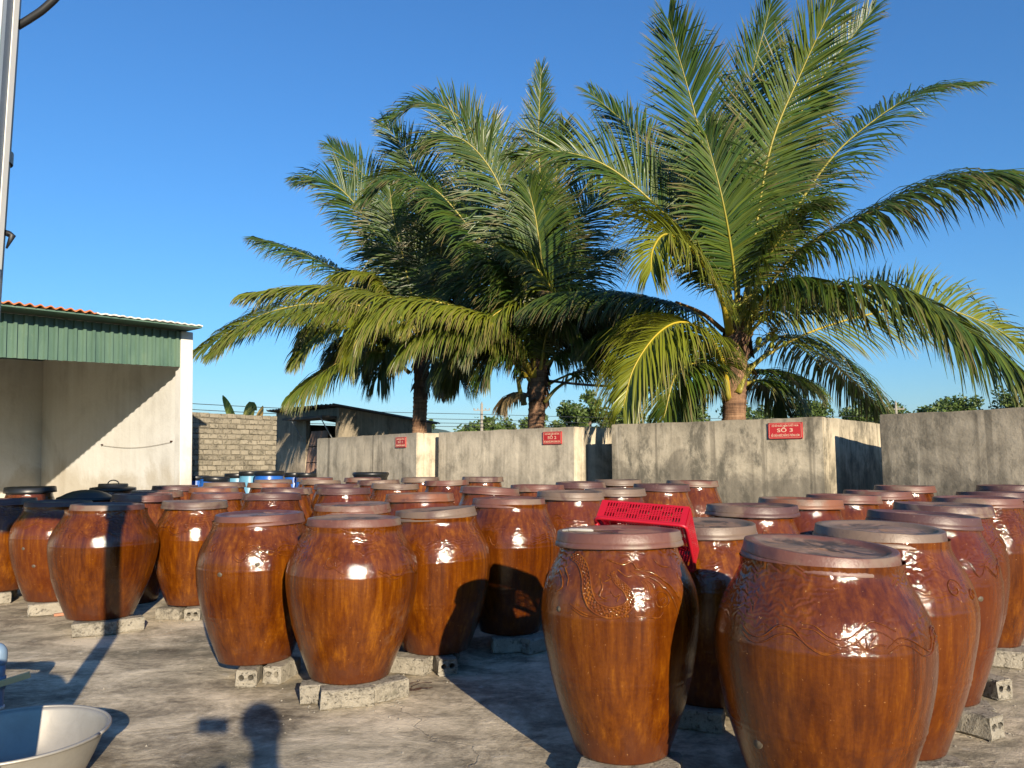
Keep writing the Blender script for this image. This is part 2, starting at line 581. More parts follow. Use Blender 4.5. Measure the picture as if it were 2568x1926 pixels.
STALK = mat_leaf('coconut_leaf_stalk', (0.12, 0.14, 0.03), (0.21, 0.22, 0.045), (0.50, 0.36, 0.03), (0.20, 0.10, 0.05), 0.4, 0.0)
TREELEAF = mat_leaf('broad_tree_leaf', (0.030, 0.060, 0.014), (0.105, 0.165, 0.034), (0.18, 0.23, 0.040), (0.20, 0.15, 0.07), 0.5, 0.25)
BANANALEAF = mat_leaf('banana_leaf', (0.06, 0.13, 0.02), (0.12, 0.22, 0.04), (0.45, 0.30, 0.07), (0.34, 0.22, 0.10), 0.45, 0.3)
TRUNK = mat_trunk()
BARK = simple('tree_bark', (0.17, 0.13, 0.09), 0.9, 0, 0.4, 6, 0.4)
FIBRE = simple('palm_fibre', (0.12, 0.065, 0.038), 0.95, 0, 0.5, 20, 0.6)
GREEN = mat_green_sheet()
ALU = mat_alu()
BLACKP = simple('black_plastic', (0.012, 0.013, 0.014), 0.38, 0, 0.3, 12, 0.03)
BLUEP = simple('blue_plastic', (0.016, 0.105, 0.42), 0.32, 0, 0.2, 6, 0.03)
CYANP = simple('faded_cyan_plastic', (0.10, 0.27, 0.40), 0.4, 0, 0.25, 5, 0.03)
REDP = simple('red_crate_plastic', (0.40, 0.008, 0.020), 0.36, 0, 0.15, 10, 0.04)
REDSIGN = simple('red_enamel', (0.50, 0.030, 0.032), 0.35, 0, 0.1, 6)
LETTER = simple('cream_lettering', (0.80, 0.52, 0.36), 0.5, 0, 0.08, 20)
BOLT = simple('rusty_bolt', (0.07, 0.035, 0.025), 0.6, 0.5, 0.3, 30)
ROOFGREY = simple('weathered_fibre_cement', (0.115, 0.098, 0.080), 0.95, 0, 0.55, 5, 0.4)
ROOFORANGE = simple('orange_roof_sheet', (0.50, 0.17, 0.055), 0.6, 0, 0.3, 3, 0.05)
ROOFPALE = simple('flaked_white_roof_edge', (0.62, 0.59, 0.52), 0.8, 0, 0.35, 9, 0.3)
STEEL = simple('galvanised_steel', (0.38, 0.40, 0.42), 0.45, 0.6, 0.2, 5, 0.05)
WHITEP = simple('white_painted_edge', (0.72, 0.70, 0.64), 0.5, 0, 0.1, 6)
CABLE = simple('black_cable', (0.015, 0.016, 0.018), 0.5, 0, 0.2, 20)
WIRE = simple('overhead_wire', (0.05, 0.055, 0.06), 0.6, 0.3, 0.2, 2)
CONCPOLE = simple('concrete_pole', (0.30, 0.27, 0.23), 0.9, 0, 0.25, 3, 0.1)
SHADEDSTEEL = simple('shaded_blue_grey_frame', (0.15, 0.18, 0.22), 0.5, 0.3, 0.2, 5, 0.05)  # steel darkened: shade of the frame's turned-away face put into its colour
PVC = simple('blue_grey_pvc', (0.16, 0.24, 0.34), 0.4, 0, 0.15, 6)
TEAL = simple('dark_blue_plastic', (0.012, 0.085, 0.15), 0.4, 0, 0.2, 6)
WOOD = simple('pale_wood', (0.58, 0.42, 0.20), 0.7, 0, 0.25, 14, 0.15)
ROPE = simple('dark_rope', (0.035, 0.026, 0.020), 0.9, 0, 0.4, 60, 0.5)
BRICK = simple('broken_brick', (0.42, 0.20, 0.12), 0.9, 0, 0.35, 12, 0.4)
RAG = simple('weathered_roof_tile', (0.28, 0.17, 0.12), 0.85, 0, 0.6, 6, 0.4)
DARKIN = simple('interior_shade_and_brine', (0.05, 0.045, 0.04), 0.95, 0, 0.3, 3)  # near-black puts the hut's indoor shade into the colour; also dark brine
COCONUT = simple('green_coconut', (0.34, 0.36, 0.05), 0.4, 0, 0.2, 6)
FLOWER = simple('coconut_flower_spray', (0.48, 0.40, 0.07), 0.6, 0, 0.3, 10)
PLUG = simple('clay_plug', (0.085, 0.066, 0.042), 0.55, 0, 0.3, 40, 0.2)
BRISTLE = simple('grimy_white_paint', (0.34, 0.33, 0.30), 0.7, 0, 0.4, 40, 0.3)
SKIN = simple('skin', (0.45, 0.27, 0.19), 0.5, 0, 0.1, 6)
CLOTH = simple('dark_cloth', (0.05, 0.055, 0.07), 0.9, 0, 0.2, 12)
HAIR = simple('black_hair', (0.012, 0.010, 0.009), 0.5, 0, 0.2, 30)
HILL, FIELD = mat_hill(), mat_field()
BANNER = mat_banner()

# ------------------------------------------------------------------ measured layout (metres)
JARS = [
    ('L0', -4.783, 7.324, 0.942, 1, 0.7, 2, (0, 0), 'clay', 'brown glazed jar cut off by the left edge, its dark lid in shade'),
    ('L1', -3.998, 6.858, 0.94, 1, 0.72, 2, (0, 0), 'clay', 'brown jar with small round plugs, behind the pole-shadowed jar on the left'),
    ('J1', -3.189, 6.107, 0.956, 1, 0.78, 0, (0, 0), 'clay', 'brown jar crossed by the upright shadow band of the pole'),
    ('J2', -2.708, 6.656, 0.954, 1, 0.66, 1, (0, 0), 'clay', 'brown jar with pale grey lid between the pole-shadowed jar and the front pair'),
    ('J3', -1.561, 4.828, 0.97, 1, 0.7, 0, (0, 0), 'clay', 'amber jar with reddish lid and a drip mark, left of the front pair'),
    ('J4', -0.909, 4.457, 0.972, 1, 0.74, 0, (0, 0), 'clay', 'brown jar on three rough blocks, front of the left group, without plugs'),
    ('J5', -0.484, 5.068, 0.975, 1, 0.7, 1, (-3.5, 0), 'clay', 'brown jar with a grey lid tilted down to the left'),
    ('J6', -0.017, 5.597, 1.027, 1, 0.7, 0, (0, 0), 'clay', 'brown textured jar with its lower half in black shade, left of the dragon jar'),
    ('A', 0.46, 3.342, 0.998, 1, 0.665, 0, (0, -0.5), 'clay', 'slim glossy jar with raised dragon relief under the red crate'),
    ('B', 1.088, 2.81, 0.986, 1, 0.735, 0, (1.5, 3.0), 'clay', 'largest brown jar in the front, its foot cut off by the bottom edge'),
    ('C', 1.609, 3.399, 0.999, 1, 0.7, 1, (1.0, 2.5), 'clay', 'brown jar with wide grey-beige lid right behind the largest front jar'),
    ('D', 2.149, 4.052, 1.013, 1, 0.67, 2, (3, 0), 'clay', 'smooth reddish jar with purple-brown lid, third in the right-hand row'),
    ('E', 2.569, 4.644, 1.036, 1, 0.67, 2, (1.5, 1.5), 'clay', 'dark-streaked jar with dark grey lid, fourth in the right-hand row'),
    ('F', 3.132, 5.251, 1.049, 1, 0.7, 0, (0, 0), 'clay', 'amber jar with pinkish stained lid near the right edge'),
    ('G', 3.758, 6.053, 1.052, 0, 0.66, 2, (0, 0), 'clay', 'brown jar with dark lid half hidden behind the pinkish stained lid'),
    ('H', 4.391, 6.836, 1.08, 0, 0.62, 2, (0, 0), 'clay', 'farthest brown jar at the right edge, against the rightmost tank'),
    ('K', 1.418, 4.602, 1.034, 0, 0.64, 2, (0, 0), 'clay', 'brown jar with dark purple lid behind the grey-lidded jar beside the crate'),
    ('M', 1.008, 4.053, 0.974, 1, 0.68, 1, (0, 1.5), 'clay', 'jar with grey-brown lid hidden behind the crate, its lower body in shade'),
    ('P', 1.869, 8.046, 1.092, 0, 0.66, 0, (0, 0), 'clay', 'brown jar with reddish lid, rightmost below the front of the third tank'),
    ('Q', 1.413, 7.376, 1.075, 0, 0.66, 2, (0, 0), 'clay', 'brown jar with grey-purple lid, second from the right before the third tank'),
    ('R', 0.899, 6.715, 1.056, 0, 0.66, 1, (0, 0), 'clay', 'brown jar with grey lid just above the left end of the crate'),
    ('S', 0.468, 6.203, 1.052, 0, 0.68, 1, (0, 0), 'clay', 'brown jar with pale grey lid and round swirl, left of the crate'),
    ('T', 1.207, 8.759, 1.084, 0, 0.64, 1, (0, 0), 'clay', 'brown jar at the gap between the second and third tanks'),
    ('U', 0.709, 8.168, 1.073, 0, 0.64, 2, (0, 0), 'clay', 'brown jar with purple-grey lid below the palm leaf shadow on the second tank'),
    ('V', 0.254, 7.618, 1.06, 0, 0.64, 0, (0, 0), 'clay', 'brown jar with reddish lid directly below the second red sign'),
    ('W', -0.215, 6.964, 1.058, 0, 0.66, 0, (2, 0), 'clay', 'brown jar with coppery lid tilted down to the right, before the second tank'),
    ('X', -0.386, 10.0, 1.09, 0, 0.64, 2, (0, 0), 'clay', 'brown jar with purple lid standing alone before the dark stain of the second tank'),
    ('Y', -0.8, 9.322, 1.061, 0, 0.64, 0, (-1.5, 0), 'clay', 'brown jar with red lid, left of the lone jar before the second tank'),
    ('Z', -1.24, 10.669, 1.071, 0, 0.62, 1, (0, 0), 'clay', 'brown jar at the gap between the first and second tanks'),
    ('a', -0.704, 6.054, 1.042, 0, 0.68, 3, (0, 0), 'clay', 'brown jar with copper-red lid behind the tilted grey lid'),
    ('b', -1.335, 8.779, 1.038, 0, 0.66, 1, (0, 0), 'clay', 'brown jar with flat grey lid behind the copper-red lid'),
    ('c', -1.115, 5.488, 0.993, 0, 0.7, 0, (0, 0), 'clay', 'brown jar whose red lid shows just behind the front jar on three blocks'),
    ('e', -1.701, 7.852, 1.021, 0, 0.66, 2, (0, 0), 'clay', 'brown combed jar with glossy purple lid in the middle of the left group'),
    ('f', -1.693, 9.86, 1.053, 0, 0.64, 2, (0, 0), 'clay', 'brown jar with purple lid in front of the bare black drum lid'),
    ('g', -2.119, 11.014, 1.059, 0, 0.62, 0, (0, 0), 'clay', 'brown jar with dull lid just left of the bare black drum lid'),
    ('h', -2.054, 9.126, 1.024, 0, 0.66, 2, (0, 0), 'clay', 'brown jar with purple lid behind the glossy purple lid'),
    ('i', -2.571, 10.396, 1.04, 0, 0.64, 1, (0, 0), 'clay', 'brown jar with grey-red lid before the left corner of the first tank'),
    ('i2', -2.896, 11.396, 1.051, 0, 0.6, 0, (0, 0), 'clay', 'brown jar with red lid at the left corner of the first tank'),
    ('k', -2.272, 7.345, 0.99, 0, 0.66, 2, (0, 0), 'clay', 'brown combed jar with coppery purple lid behind the amber drip-marked jar'),
    ('l', -3.062, 8.041, 0.965, 0, 0.64, 0, (0, 0), 'clay', 'brown jar with reddish lid behind the pale grey lid'),
    ('m', -2.424, 8.297, 1.006, 0, 0.64, 2, (0, 0), 'clay', 'brown jar with purple lid behind the coppery purple lid'),
    ('n', -3.401, 8.865, 0.995, 0, 0.64, 3, (0, 0), 'clay', 'brown jar with orange-red lid, second in from the shed pillar'),
    ('o', -3.076, 9.828, 1.018, 0, 0.64, 3, (0, 0), 'clay', 'brown jar with orange lid in front of the right blue drums'),
    ('p', -3.332, 10.871, 1.034, 0, 0.62, 1, (0, 0), 'clay', 'brown jar with dull lid behind the orange lid by the blue drums'),
    ('q', -3.809, 10.276, 1.011, 0, 0.64, 1, (0, 0), 'clay', 'brown jar with grey-brown lid in front of the left blue drums'),
    ('s', -4.1, 9.466, 0.995, 0, 0.64, 2, (0, 0), 'clay', 'brown jar with shaded dark lid at the foot of the shed pillar'),
    ('t1', -3.486, 7.293, 0.984, 0, 0.6, 0, (0, 0), 'clay', 'brown jar with half-shaded red lid behind the pole-shadowed jar'),
    ('t2', -3.829, 8.381, 0.973, 0, 0.6, 0, (0, 0), 'clay', 'brown jar with red lid end in the sun, behind the half-shaded red lid'),
    ('A1', 1.873, 5.062, 1.05, 0, 0.64, 3, (0, 0), 'clay', 'brown jar with blackened orange lid, right of the dark purple lid'),
    ('A2', 2.505, 5.874, 1.038, 0, 0.64, 0, (0, 0), 'clay', 'brown jar with stained pink lid in front of the tank shadow'),
    ('A3', 2.985, 6.353, 1.05, 0, 0.62, 0, (0, 0), 'clay', 'brown jar with plain reddish lid below the dark tank shadow'),
    ('A4', 3.667, 7.235, 1.064, 0, 0.62, 0, (0, 0), 'clay', 'brown jar with red lid in front of the rightmost tank'),
    ('b1', -5.555, 8.968, 0.992, 0, 0.62, 2, (0, 0), 'black', 'jar under a flat black plastic lid, leftmost before the shed'),
    ('b3', -4.348, 7.907, 0.955, 0, 0.62, 2, (0, 0), 'dome', 'jar under a domed black plastic lid before the shed'),
    ('b4', -4.984, 9.691, 0.988, 0, 0.62, 2, (0, 0), 'handle', 'jar under a stepped black lid with a hoop handle before the shed'),
]
FRONDS = {
    1: [
        ([(-2.35, 18.5, 4.39), (-2.78, 18.35, 5.83), (-3.3, 18.2, 6.77), (-3.91, 18.05, 7.61), (-4.43, 17.95, 7.99), (-5.02, 17.85, 7.98)], 0.9, 0.5, 0.4, 0.1, 80),
        ([(-2.41, 18.6, 4.31), (-3.24, 18.8, 5.48), (-4.4, 19.1, 6.11), (-5.51, 19.4, 6.66), (-6.7, 19.7, 7.11)], 0.75, 0.2, 0.6, 0.15, 75),
        ([(-2.44, 18.45, 4.18), (-3.52, 18.25, 4.97), (-4.71, 18.05, 5.03), (-5.9, 17.8, 4.69), (-7.23, 17.5, 3.8)], 0.8, 0.35, 0.5, 0.5, 80),
        ([(-2.43, 18.4, 4.08), (-3.76, 18.05, 4.84), (-5.08, 17.7, 4.72), (-6.09, 17.45, 4.35), (-6.76, 17.25, 3.77)], 0.8, 0.25, 0.6, 0.55, 75),
        ([(-2.42, 18.35, 3.98), (-3.14, 18.05, 4.55), (-3.97, 17.75, 4.5), (-4.56, 17.55, 4.14), (-4.92, 17.4, 3.65)], 0.75, 0.2, 0.7, 0.75, 70),
        ([(-2.47, 18.45, 3.41), (-3.02, 18.2, 3.86), (-3.8, 17.9, 3.72), (-4.47, 17.65, 3.27), (-4.97, 17.5, 2.84)], 0.85, 0.15, 0.8, 0.45, 75),
        ([(-2.26, 18.6, 4.4), (-2.15, 18.7, 6.31), (-2.22, 18.7, 7.84), (-2.65, 18.5, 8.94), (-3.14, 18.4, 9.61)], 0.85, 0.8, 0.3, 0.1, 75),
        ([(-2.33, 18.7, 4.42), (-3.01, 19.1, 7.04), (-3.7, 19.4, 8.51), (-4.83, 19.7, 9.65)], 0.8, 0.6, 0.3, 0.1, 75),
        ([(-2.18, 18.7, 4.42), (-1.64, 19.0, 6.91), (-1.11, 19.3, 8.58), (-0.61, 19.5, 9.89)], 0.85, 0.6, 0.3, 0.1, 75),
        ([(-2.06, 18.5, 4.29), (-1.39, 18.4, 5.64), (-0.66, 18.3, 5.96), (-0.08, 18.2, 5.59)], 0.8, 0.2, 0.7, 0.1, 65),
        ([(-2.42, 18.35, 4.17), (-3.02, 18.05, 5.41), (-3.46, 17.85, 5.68), (-3.85, 17.7, 5.62), (-4.04, 17.6, 5.12)], 0.7, 0.2, 0.7, 0.7, 65),
        ([(-2.07, 18.6, 3.91), (-1.6, 18.8, 4.54), (-1.23, 19.1, 4.39), (-0.99, 19.4, 3.62)], 0.75, 0.1, 0.85, 0.1, 60),
        ([(-2.4, 18.6, 3.91), (-3.04, 18.9, 4.5), (-3.49, 19.2, 4.4), (-3.83, 19.5, 3.63)], 0.75, 0.1, 0.85, 0.15, 60),
        ([(-2.24, 18.4, 4.37), (-2.56, 18.1, 5.91), (-2.83, 17.9, 7.07), (-2.92, 17.8, 7.76)], 0.85, 0.7, 0.4, 0.1, 70),
        ([(-2.14, 18.4, 4.37), (-1.75, 18.1, 5.91), (-1.69, 17.9, 6.82), (-1.88, 17.8, 7.52)], 0.85, 0.7, 0.45, 0.15, 70),
        ([(-2.24, 18.8, 4.44), (-2.04, 19.5, 6.53), (-1.93, 19.9, 7.71), (-1.71, 20.3, 8.51)], 0.85, 0.5, 0.5, 0.1, 65),
        ([(-2.43, 18.8, 4.34), (-3.35, 19.5, 5.38), (-4.51, 20.1, 5.61), (-5.72, 20.7, 5.25)], 0.8, 0.1, 0.75, 0.1, 70),
        ([(-2.14, 18.8, 4.14), (-1.61, 19.4, 5.15), (-1.03, 19.9, 5.41), (-0.51, 20.3, 4.96)], 0.8, 0.1, 0.8, 0.1, 65),
        ([(-2.38, 18.4, 4.13), (-2.93, 18.2, 4.72), (-3.37, 18.0, 4.59), (-3.69, 17.8, 4.04)], 0.8, 0.1, 0.9, 0.4, 60),
        ([(-2.14, 18.4, 4.08), (-1.79, 18.2, 4.67), (-1.3, 18.0, 4.68), (-0.87, 17.8, 4.18)], 0.8, 0.1, 0.9, 0.2, 60),
        ([(-2.3, 18.9, 4.2), (-2.74, 19.5, 5.48), (-3.45, 20.0, 6.02), (-4.12, 20.5, 5.92)], 0.8, 0.1, 0.85, 0.05, 60),
        ([(-2.04, 18.38, 3.79), (-1.79, 18.3, 3.63), (-1.68, 18.25, 3.29), (-1.69, 18.25, 2.82)], 0.28, 0.2, 0.9, -1, 40),
        ([(-2.38, 18.4, 4.03), (-3.04, 18.25, 4.73), (-3.86, 18.05, 4.88), (-4.57, 17.9, 4.62), (-4.89, 17.75, 4.07)], 0.8, 0.15, 0.8, 0.6, 70),
        ([(-2.5, 18.6, 3.96), (-3.25, 18.7, 4.42), (-4.02, 18.9, 4.35), (-4.53, 19.0, 3.87)], 0.8, 0.1, 0.85, 0.5, 65),
        ([(-2.33, 18.4, 3.79), (-2.74, 18.25, 4.15), (-3.0, 18.1, 3.84), (-3.16, 18.0, 3.26)], 0.75, 0.1, 0.9, 0.25, 55),
        ([(-2.04, 18.4, 3.79), (-1.7, 18.25, 4.06), (-1.4, 18.1, 3.8), (-1.25, 18.0, 3.26)], 0.75, 0.1, 0.9, 0.15, 55),
    ],
    2: [
        ([(0.58, 16.1, 3.56), (0.63, 16.1, 5.18), (0.63, 16.0, 6.89), (0.57, 16.0, 8.21), (0.64, 16.0, 9.83)], 0.6, 1, 0.05, 0.2, 75),
        ([(0.49, 15.96, 3.46), (0.35, 15.82, 5.2), (0.05, 15.69, 6.27), (-0.48, 15.55, 7.42), (-1.14, 15.41, 8.0), (-1.83, 15.32, 7.79)], 0.95, 0.75, 0.35, 0.2, 80),
        ([(0.52, 16.1, 3.56), (0.1, 16.5, 6.17), (-0.43, 16.8, 8.0), (-1.22, 17.0, 9.17), (-2.02, 17.2, 9.6), (-2.86, 17.3, 9.26)], 0.85, 0.6, 0.25, 0.1, 80),
        ([(0.43, 16.0, 3.46), (-0.24, 15.87, 5.3), (-0.98, 15.69, 6.27), (-1.64, 15.55, 6.95), (-2.33, 15.41, 7.11), (-2.96, 15.32, 6.7)], 0.95, 0.35, 0.5, 0.15, 80),
        ([(0.43, 15.91, 3.03), (0.01, 15.64, 3.91), (-0.71, 15.37, 4.27), (-1.45, 15.14, 4.35), (-2.07, 15.01, 4.0)], 0.8, 0.2, 0.7, 0.8, 70),
        ([(0.34, 15.96, 3.21), (-0.48, 15.78, 4.18), (-1.49, 15.55, 4.47), (-2.48, 15.37, 4.6), (-3.84, 15.14, 4.75), (-5.21, 14.96, 4.59)], 0.85, 0.15, 0.65, 0.7, 85),
        ([(0.3, 15.91, 3.03), (-0.68, 15.6, 4.19), (-1.75, 15.28, 4.52), (-2.59, 15.05, 4.29), (-3.02, 14.92, 3.71), (-3.16, 14.88, 3.23)], 0.85, 0.2, 0.75, 0.75, 75),
        ([(0.63, 15.87, 3.44), (0.87, 15.6, 4.56), (0.5, 15.37, 5.21), (-0.11, 15.19, 5.58)], 0.65, 0.4, 0.6, 0.6, 55),
        ([(0.68, 15.96, 3.54), (0.96, 15.73, 4.67), (1.73, 15.55, 4.74), (2.44, 15.41, 4.61), (2.94, 15.32, 4.22)], 0.85, 0.1, 0.8, 0.4, 70),
        ([(0.68, 16.0, 3.3), (1.09, 15.82, 4.23), (1.9, 15.64, 4.43), (2.6, 15.46, 4.25), (3.14, 15.37, 3.78)], 0.85, 0.1, 0.8, 0.35, 70),
        ([(0.69, 16.2, 3.15), (1.22, 16.5, 3.97), (2.04, 16.9, 4.39), (2.9, 17.3, 4.28), (3.49, 17.6, 3.77)], 0.85, 0.1, 0.85, 0.15, 70),
        ([(0.72, 16.0, 2.88), (1.19, 16.2, 3.11), (1.97, 16.4, 3.39), (2.62, 16.7, 3.47), (3.26, 16.9, 3.14)], 0.7, 0.1, 0.85, 0.3, 60),
        ([(0.47, 15.87, 3.03), (0.42, 15.6, 4.07), (0.09, 15.37, 4.43), (-0.38, 15.19, 4.19), (-0.77, 15.05, 3.69)], 0.65, 0.2, 0.75, 0.65, 60),
        ([(0.64, 16.1, 3.56), (1.06, 16.5, 5.72), (1.66, 16.8, 6.9), (2.57, 17.1, 7.93)], 0.9, 0.6, 0.35, 0.15, 75),
        ([(0.43, 16.2, 3.07), (-0.25, 16.7, 4.0), (-1.06, 17.1, 4.06), (-1.71, 17.5, 3.39)], 0.85, 0.1, 0.85, 0.1, 65),
        ([(0.59, 15.87, 3.53), (0.63, 15.6, 5.06), (0.5, 15.46, 6.2), (0.34, 15.37, 6.92)], 0.85, 0.8, 0.45, 0.2, 70),
        ([(0.39, 16.0, 2.96), (-0.07, 15.91, 3.53), (-0.4, 15.82, 3.44), (-0.6, 15.73, 3.02)], 0.6, 0.1, 0.9, 0.2, 50),
        ([(0.57, 16.4, 3.6), (-0.08, 17.2, 5.68), (-0.79, 17.8, 7.04), (-1.39, 18.2, 7.66)], 0.85, 0.4, 0.5, 0.1, 65),
        ([(0.67, 16.4, 3.52), (1.28, 17.2, 5.22), (1.8, 17.8, 6.07), (2.48, 18.3, 6.4)], 0.85, 0.3, 0.6, 0.1, 65),
        ([(0.52, 16.3, 3.5), (-0.07, 16.8, 4.9), (-0.9, 17.3, 5.71), (-1.72, 17.8, 5.93)], 0.85, 0.2, 0.7, 0.1, 65),
        ([(0.64, 16.0, 3.55), (0.88, 16.3, 6.55), (1.01, 16.3, 7.89), (1.14, 16.2, 8.62)], 0.7, 0.8, 0.25, 0.15, 65),
        ([(0.47, 15.91, 3.28), (-0.07, 15.73, 4.13), (-0.56, 15.55, 4.1), (-0.95, 15.41, 3.63)], 0.8, 0.1, 0.9, 0.35, 60),
        ([(0.59, 15.87, 3.2), (0.75, 15.6, 3.98), (1.14, 15.37, 4.07), (1.48, 15.19, 3.63)], 0.75, 0.1, 0.9, 0.3, 60),
        ([(0.53, 16.5, 3.53), (-0.26, 17.2, 4.99), (-1.01, 17.7, 5.33), (-1.6, 18.2, 4.96)], 0.85, 0.1, 0.85, 0.05, 60),
        ([(0.34, 15.91, 2.66), (0.14, 15.84, 2.7), (-0.07, 15.78, 2.61), (-0.17, 15.73, 2.44)], 0.35, 0.1, 0.95, -1, 30),
        ([(0.72, 15.87, 3.78), (0.87, 15.69, 4.25), (0.91, 15.6, 4.52), (0.74, 15.51, 4.71)], 0.5, 0.3, 0.8, -1, 30),
        ([(0.43, 15.96, 3.21), (-0.23, 15.82, 3.94), (-1.05, 15.64, 4.07), (-1.76, 15.46, 3.88), (-2.22, 15.32, 3.45)], 0.85, 0.1, 0.85, 0.5, 70),
        ([(0.39, 16.2, 3.15), (-0.24, 16.5, 3.75), (-0.95, 16.8, 3.7), (-1.45, 17.1, 3.17)], 0.8, 0.1, 0.9, 0.2, 60),
        ([(0.68, 15.96, 3.29), (1.17, 15.87, 3.61), (1.74, 15.78, 3.6), (2.21, 15.69, 3.17)], 0.8, 0.1, 0.9, 0.15, 60),
        ([(0.65, 16.3, 3.5), (1.07, 16.8, 4.24), (1.68, 17.2, 4.58), (2.36, 17.6, 4.42), (2.87, 18.0, 3.97)], 0.85, 0.1, 0.85, 0.15, 65),
        ([(0.51, 15.96, 3.54), (0.18, 15.78, 4.77), (-0.23, 15.6, 5.27), (-0.76, 15.46, 5.4)], 0.85, 0.3, 0.6, 0.2, 65),
    ],
    3: [
        ([(3.8, 13.05, 3.71), (3.63, 13.15, 5.68), (3.25, 13.1, 7.39), (2.74, 12.8, 9.02)], 0.95, 1, 0.12, 0.1, 80),
        ([(3.92, 13.2, 3.81), (4.15, 13.5, 6.19), (4.31, 13.6, 7.82), (4.77, 13.4, 9.67)], 0.8, 1, 0.08, 0.1, 80),
        ([(3.88, 12.85, 3.67), (4.07, 12.7, 4.87), (4.36, 12.5, 6.56), (4.87, 12.3, 7.83), (5.39, 12.0, 8.98)], 0.85, 0.8, 0.12, 0.25, 80),
        ([(4.0, 13.1, 3.72), (4.51, 13.3, 5.73), (5.07, 13.5, 7.22), (5.89, 13.7, 8.57), (6.87, 13.8, 9.84)], 0.75, 0.6, 0.15, 0.1, 75),
        ([(4.05, 13.15, 3.65), (4.77, 13.5, 5.21), (5.82, 13.9, 6.74), (6.75, 14.2, 7.65), (8.04, 14.5, 8.52), (9.2, 14.6, 8.76)], 0.8, 0.3, 0.45, 0.1, 75),
        ([(4.0, 13.0, 3.55), (4.72, 12.8, 4.71), (5.69, 12.5, 5.28), (6.73, 12.1, 5.73), (7.57, 11.8, 5.79), (8.13, 11.6, 5.67)], 1.0, 0.1, 0.75, 0.15, 80),
        ([(3.9, 12.95, 3.12), (4.05, 12.7, 3.51), (4.55, 12.2, 3.94), (5.29, 11.5, 3.95), (5.87, 11.0, 3.65), (6.31, 10.5, 3.07), (6.84, 10.1, 2.38)], 1.05, 0, 0.85, 0.3, 85),
        ([(3.83, 13.0, 2.59), (4.34, 13.1, 3.07), (5.27, 13.4, 3.56), (6.64, 13.9, 3.99), (8.0, 14.4, 4.21), (9.37, 14.9, 3.94), (10.48, 15.3, 3.41)], 0.85, 0.7, 0.3, 0.55, 75),
        ([(4.01, 13.2, 3.05), (4.82, 13.7, 3.53), (5.8, 14.3, 3.27), (6.68, 14.8, 2.77), (7.33, 15.2, 2.26)], 0.75, 0.1, 0.8, 0.1, 65),
        ([(3.96, 13.2, 2.68), (4.38, 13.6, 2.91), (5.05, 14.1, 2.85), (5.7, 14.5, 2.66)], 0.6, 0.1, 0.8, 0.2, 50),
        ([(3.71, 12.9, 3.44), (3.36, 12.3, 4.03), (2.85, 11.7, 4.5), (2.32, 11.2, 4.66), (2.03, 10.8, 4.34), (1.95, 10.6, 3.95)], 0.85, 0.5, 0.45, 0.75, 75),
        ([(3.61, 12.9, 2.33), (3.48, 12.5, 2.81), (3.15, 12.1, 3.24), (2.63, 11.7, 3.42), (2.18, 11.4, 3.19), (1.79, 11.2, 2.66), (1.61, 11.1, 2.09)], 0.8, 0.3, 0.7, 0.85, 75),
        ([(3.69, 13.1, 3.32), (3.15, 13.5, 3.99), (2.2, 13.9, 4.31), (1.07, 14.3, 4.42), (0.4, 14.6, 4.3)], 0.85, 0.1, 0.8, 0.2, 75),
        ([(3.61, 13.1, 2.81), (3.2, 13.5, 3.09), (2.61, 13.9, 3.18), (2.03, 14.2, 2.71)], 0.7, 0.1, 0.8, 0.1, 60),
        ([(3.56, 12.8, 2.64), (3.08, 12.4, 2.87), (2.58, 12.0, 2.65), (2.33, 11.8, 1.95)], 0.75, 0.1, 0.8, 0.3, 60),
        ([(3.87, 13.3, 3.75), (3.66, 13.9, 5.45), (3.17, 14.4, 6.76), (2.54, 14.9, 7.83), (1.62, 15.3, 8.91)], 0.75, 0.5, 0.3, 0.15, 70),
        ([(3.72, 12.9, 3.61), (3.23, 12.7, 4.72), (2.51, 12.4, 5.39), (1.62, 12.2, 6.07), (0.82, 12.0, 6.27), (0.24, 11.9, 6.13)], 0.95, 0.55, 0.3, 0.25, 80),
        ([(3.9, 13.4, 3.74), (3.73, 14.0, 5.36), (3.52, 14.5, 6.42), (3.14, 15.0, 7.26)], 0.8, 0.3, 0.5, 0.1, 60),
        ([(4.01, 13.4, 3.74), (4.86, 14.2, 5.62), (5.61, 14.7, 6.84), (6.37, 15.2, 7.42)], 0.75, 0.4, 0.5, 0.1, 60),
        ([(3.93, 12.9, 3.54), (4.15, 12.6, 4.41), (4.49, 12.2, 5.08), (4.79, 11.9, 5.33)], 0.8, 0.2, 0.7, 0.2, 60),
        ([(3.8, 12.8, 3.63), (3.64, 12.4, 4.54), (3.41, 12.1, 5.5), (3.14, 12.0, 6.56)], 0.8, 0.9, 0.3, 0.2, 65),
        ([(3.71, 13.3, 3.06), (3.18, 14.0, 3.62), (2.31, 14.6, 3.88), (1.42, 15.1, 3.59)], 0.75, 0.1, 0.8, 0.15, 65),
        ([(3.93, 12.8, 3.45), (4.21, 12.4, 4.01), (4.58, 12.0, 4.16), (4.91, 11.6, 3.9)], 0.7, 0.1, 0.9, 0.2, 55),
        ([(3.71, 13.2, 2.9), (3.46, 13.6, 3.33), (3.04, 14.1, 3.48), (2.56, 14.5, 3.14)], 0.75, 0.1, 0.9, 0.1, 60),
        ([(3.67, 13.1, 2.52), (3.44, 13.3, 2.69), (3.19, 13.5, 2.56), (3.05, 13.6, 2.12)], 0.65, 0.1, 0.9, 0.2, 50),
        ([(3.96, 13.1, 2.6), (4.32, 13.3, 2.69), (4.68, 13.5, 2.56), (4.85, 13.6, 2.2)], 0.6, 0.1, 0.9, 0.2, 50),
    ],
}
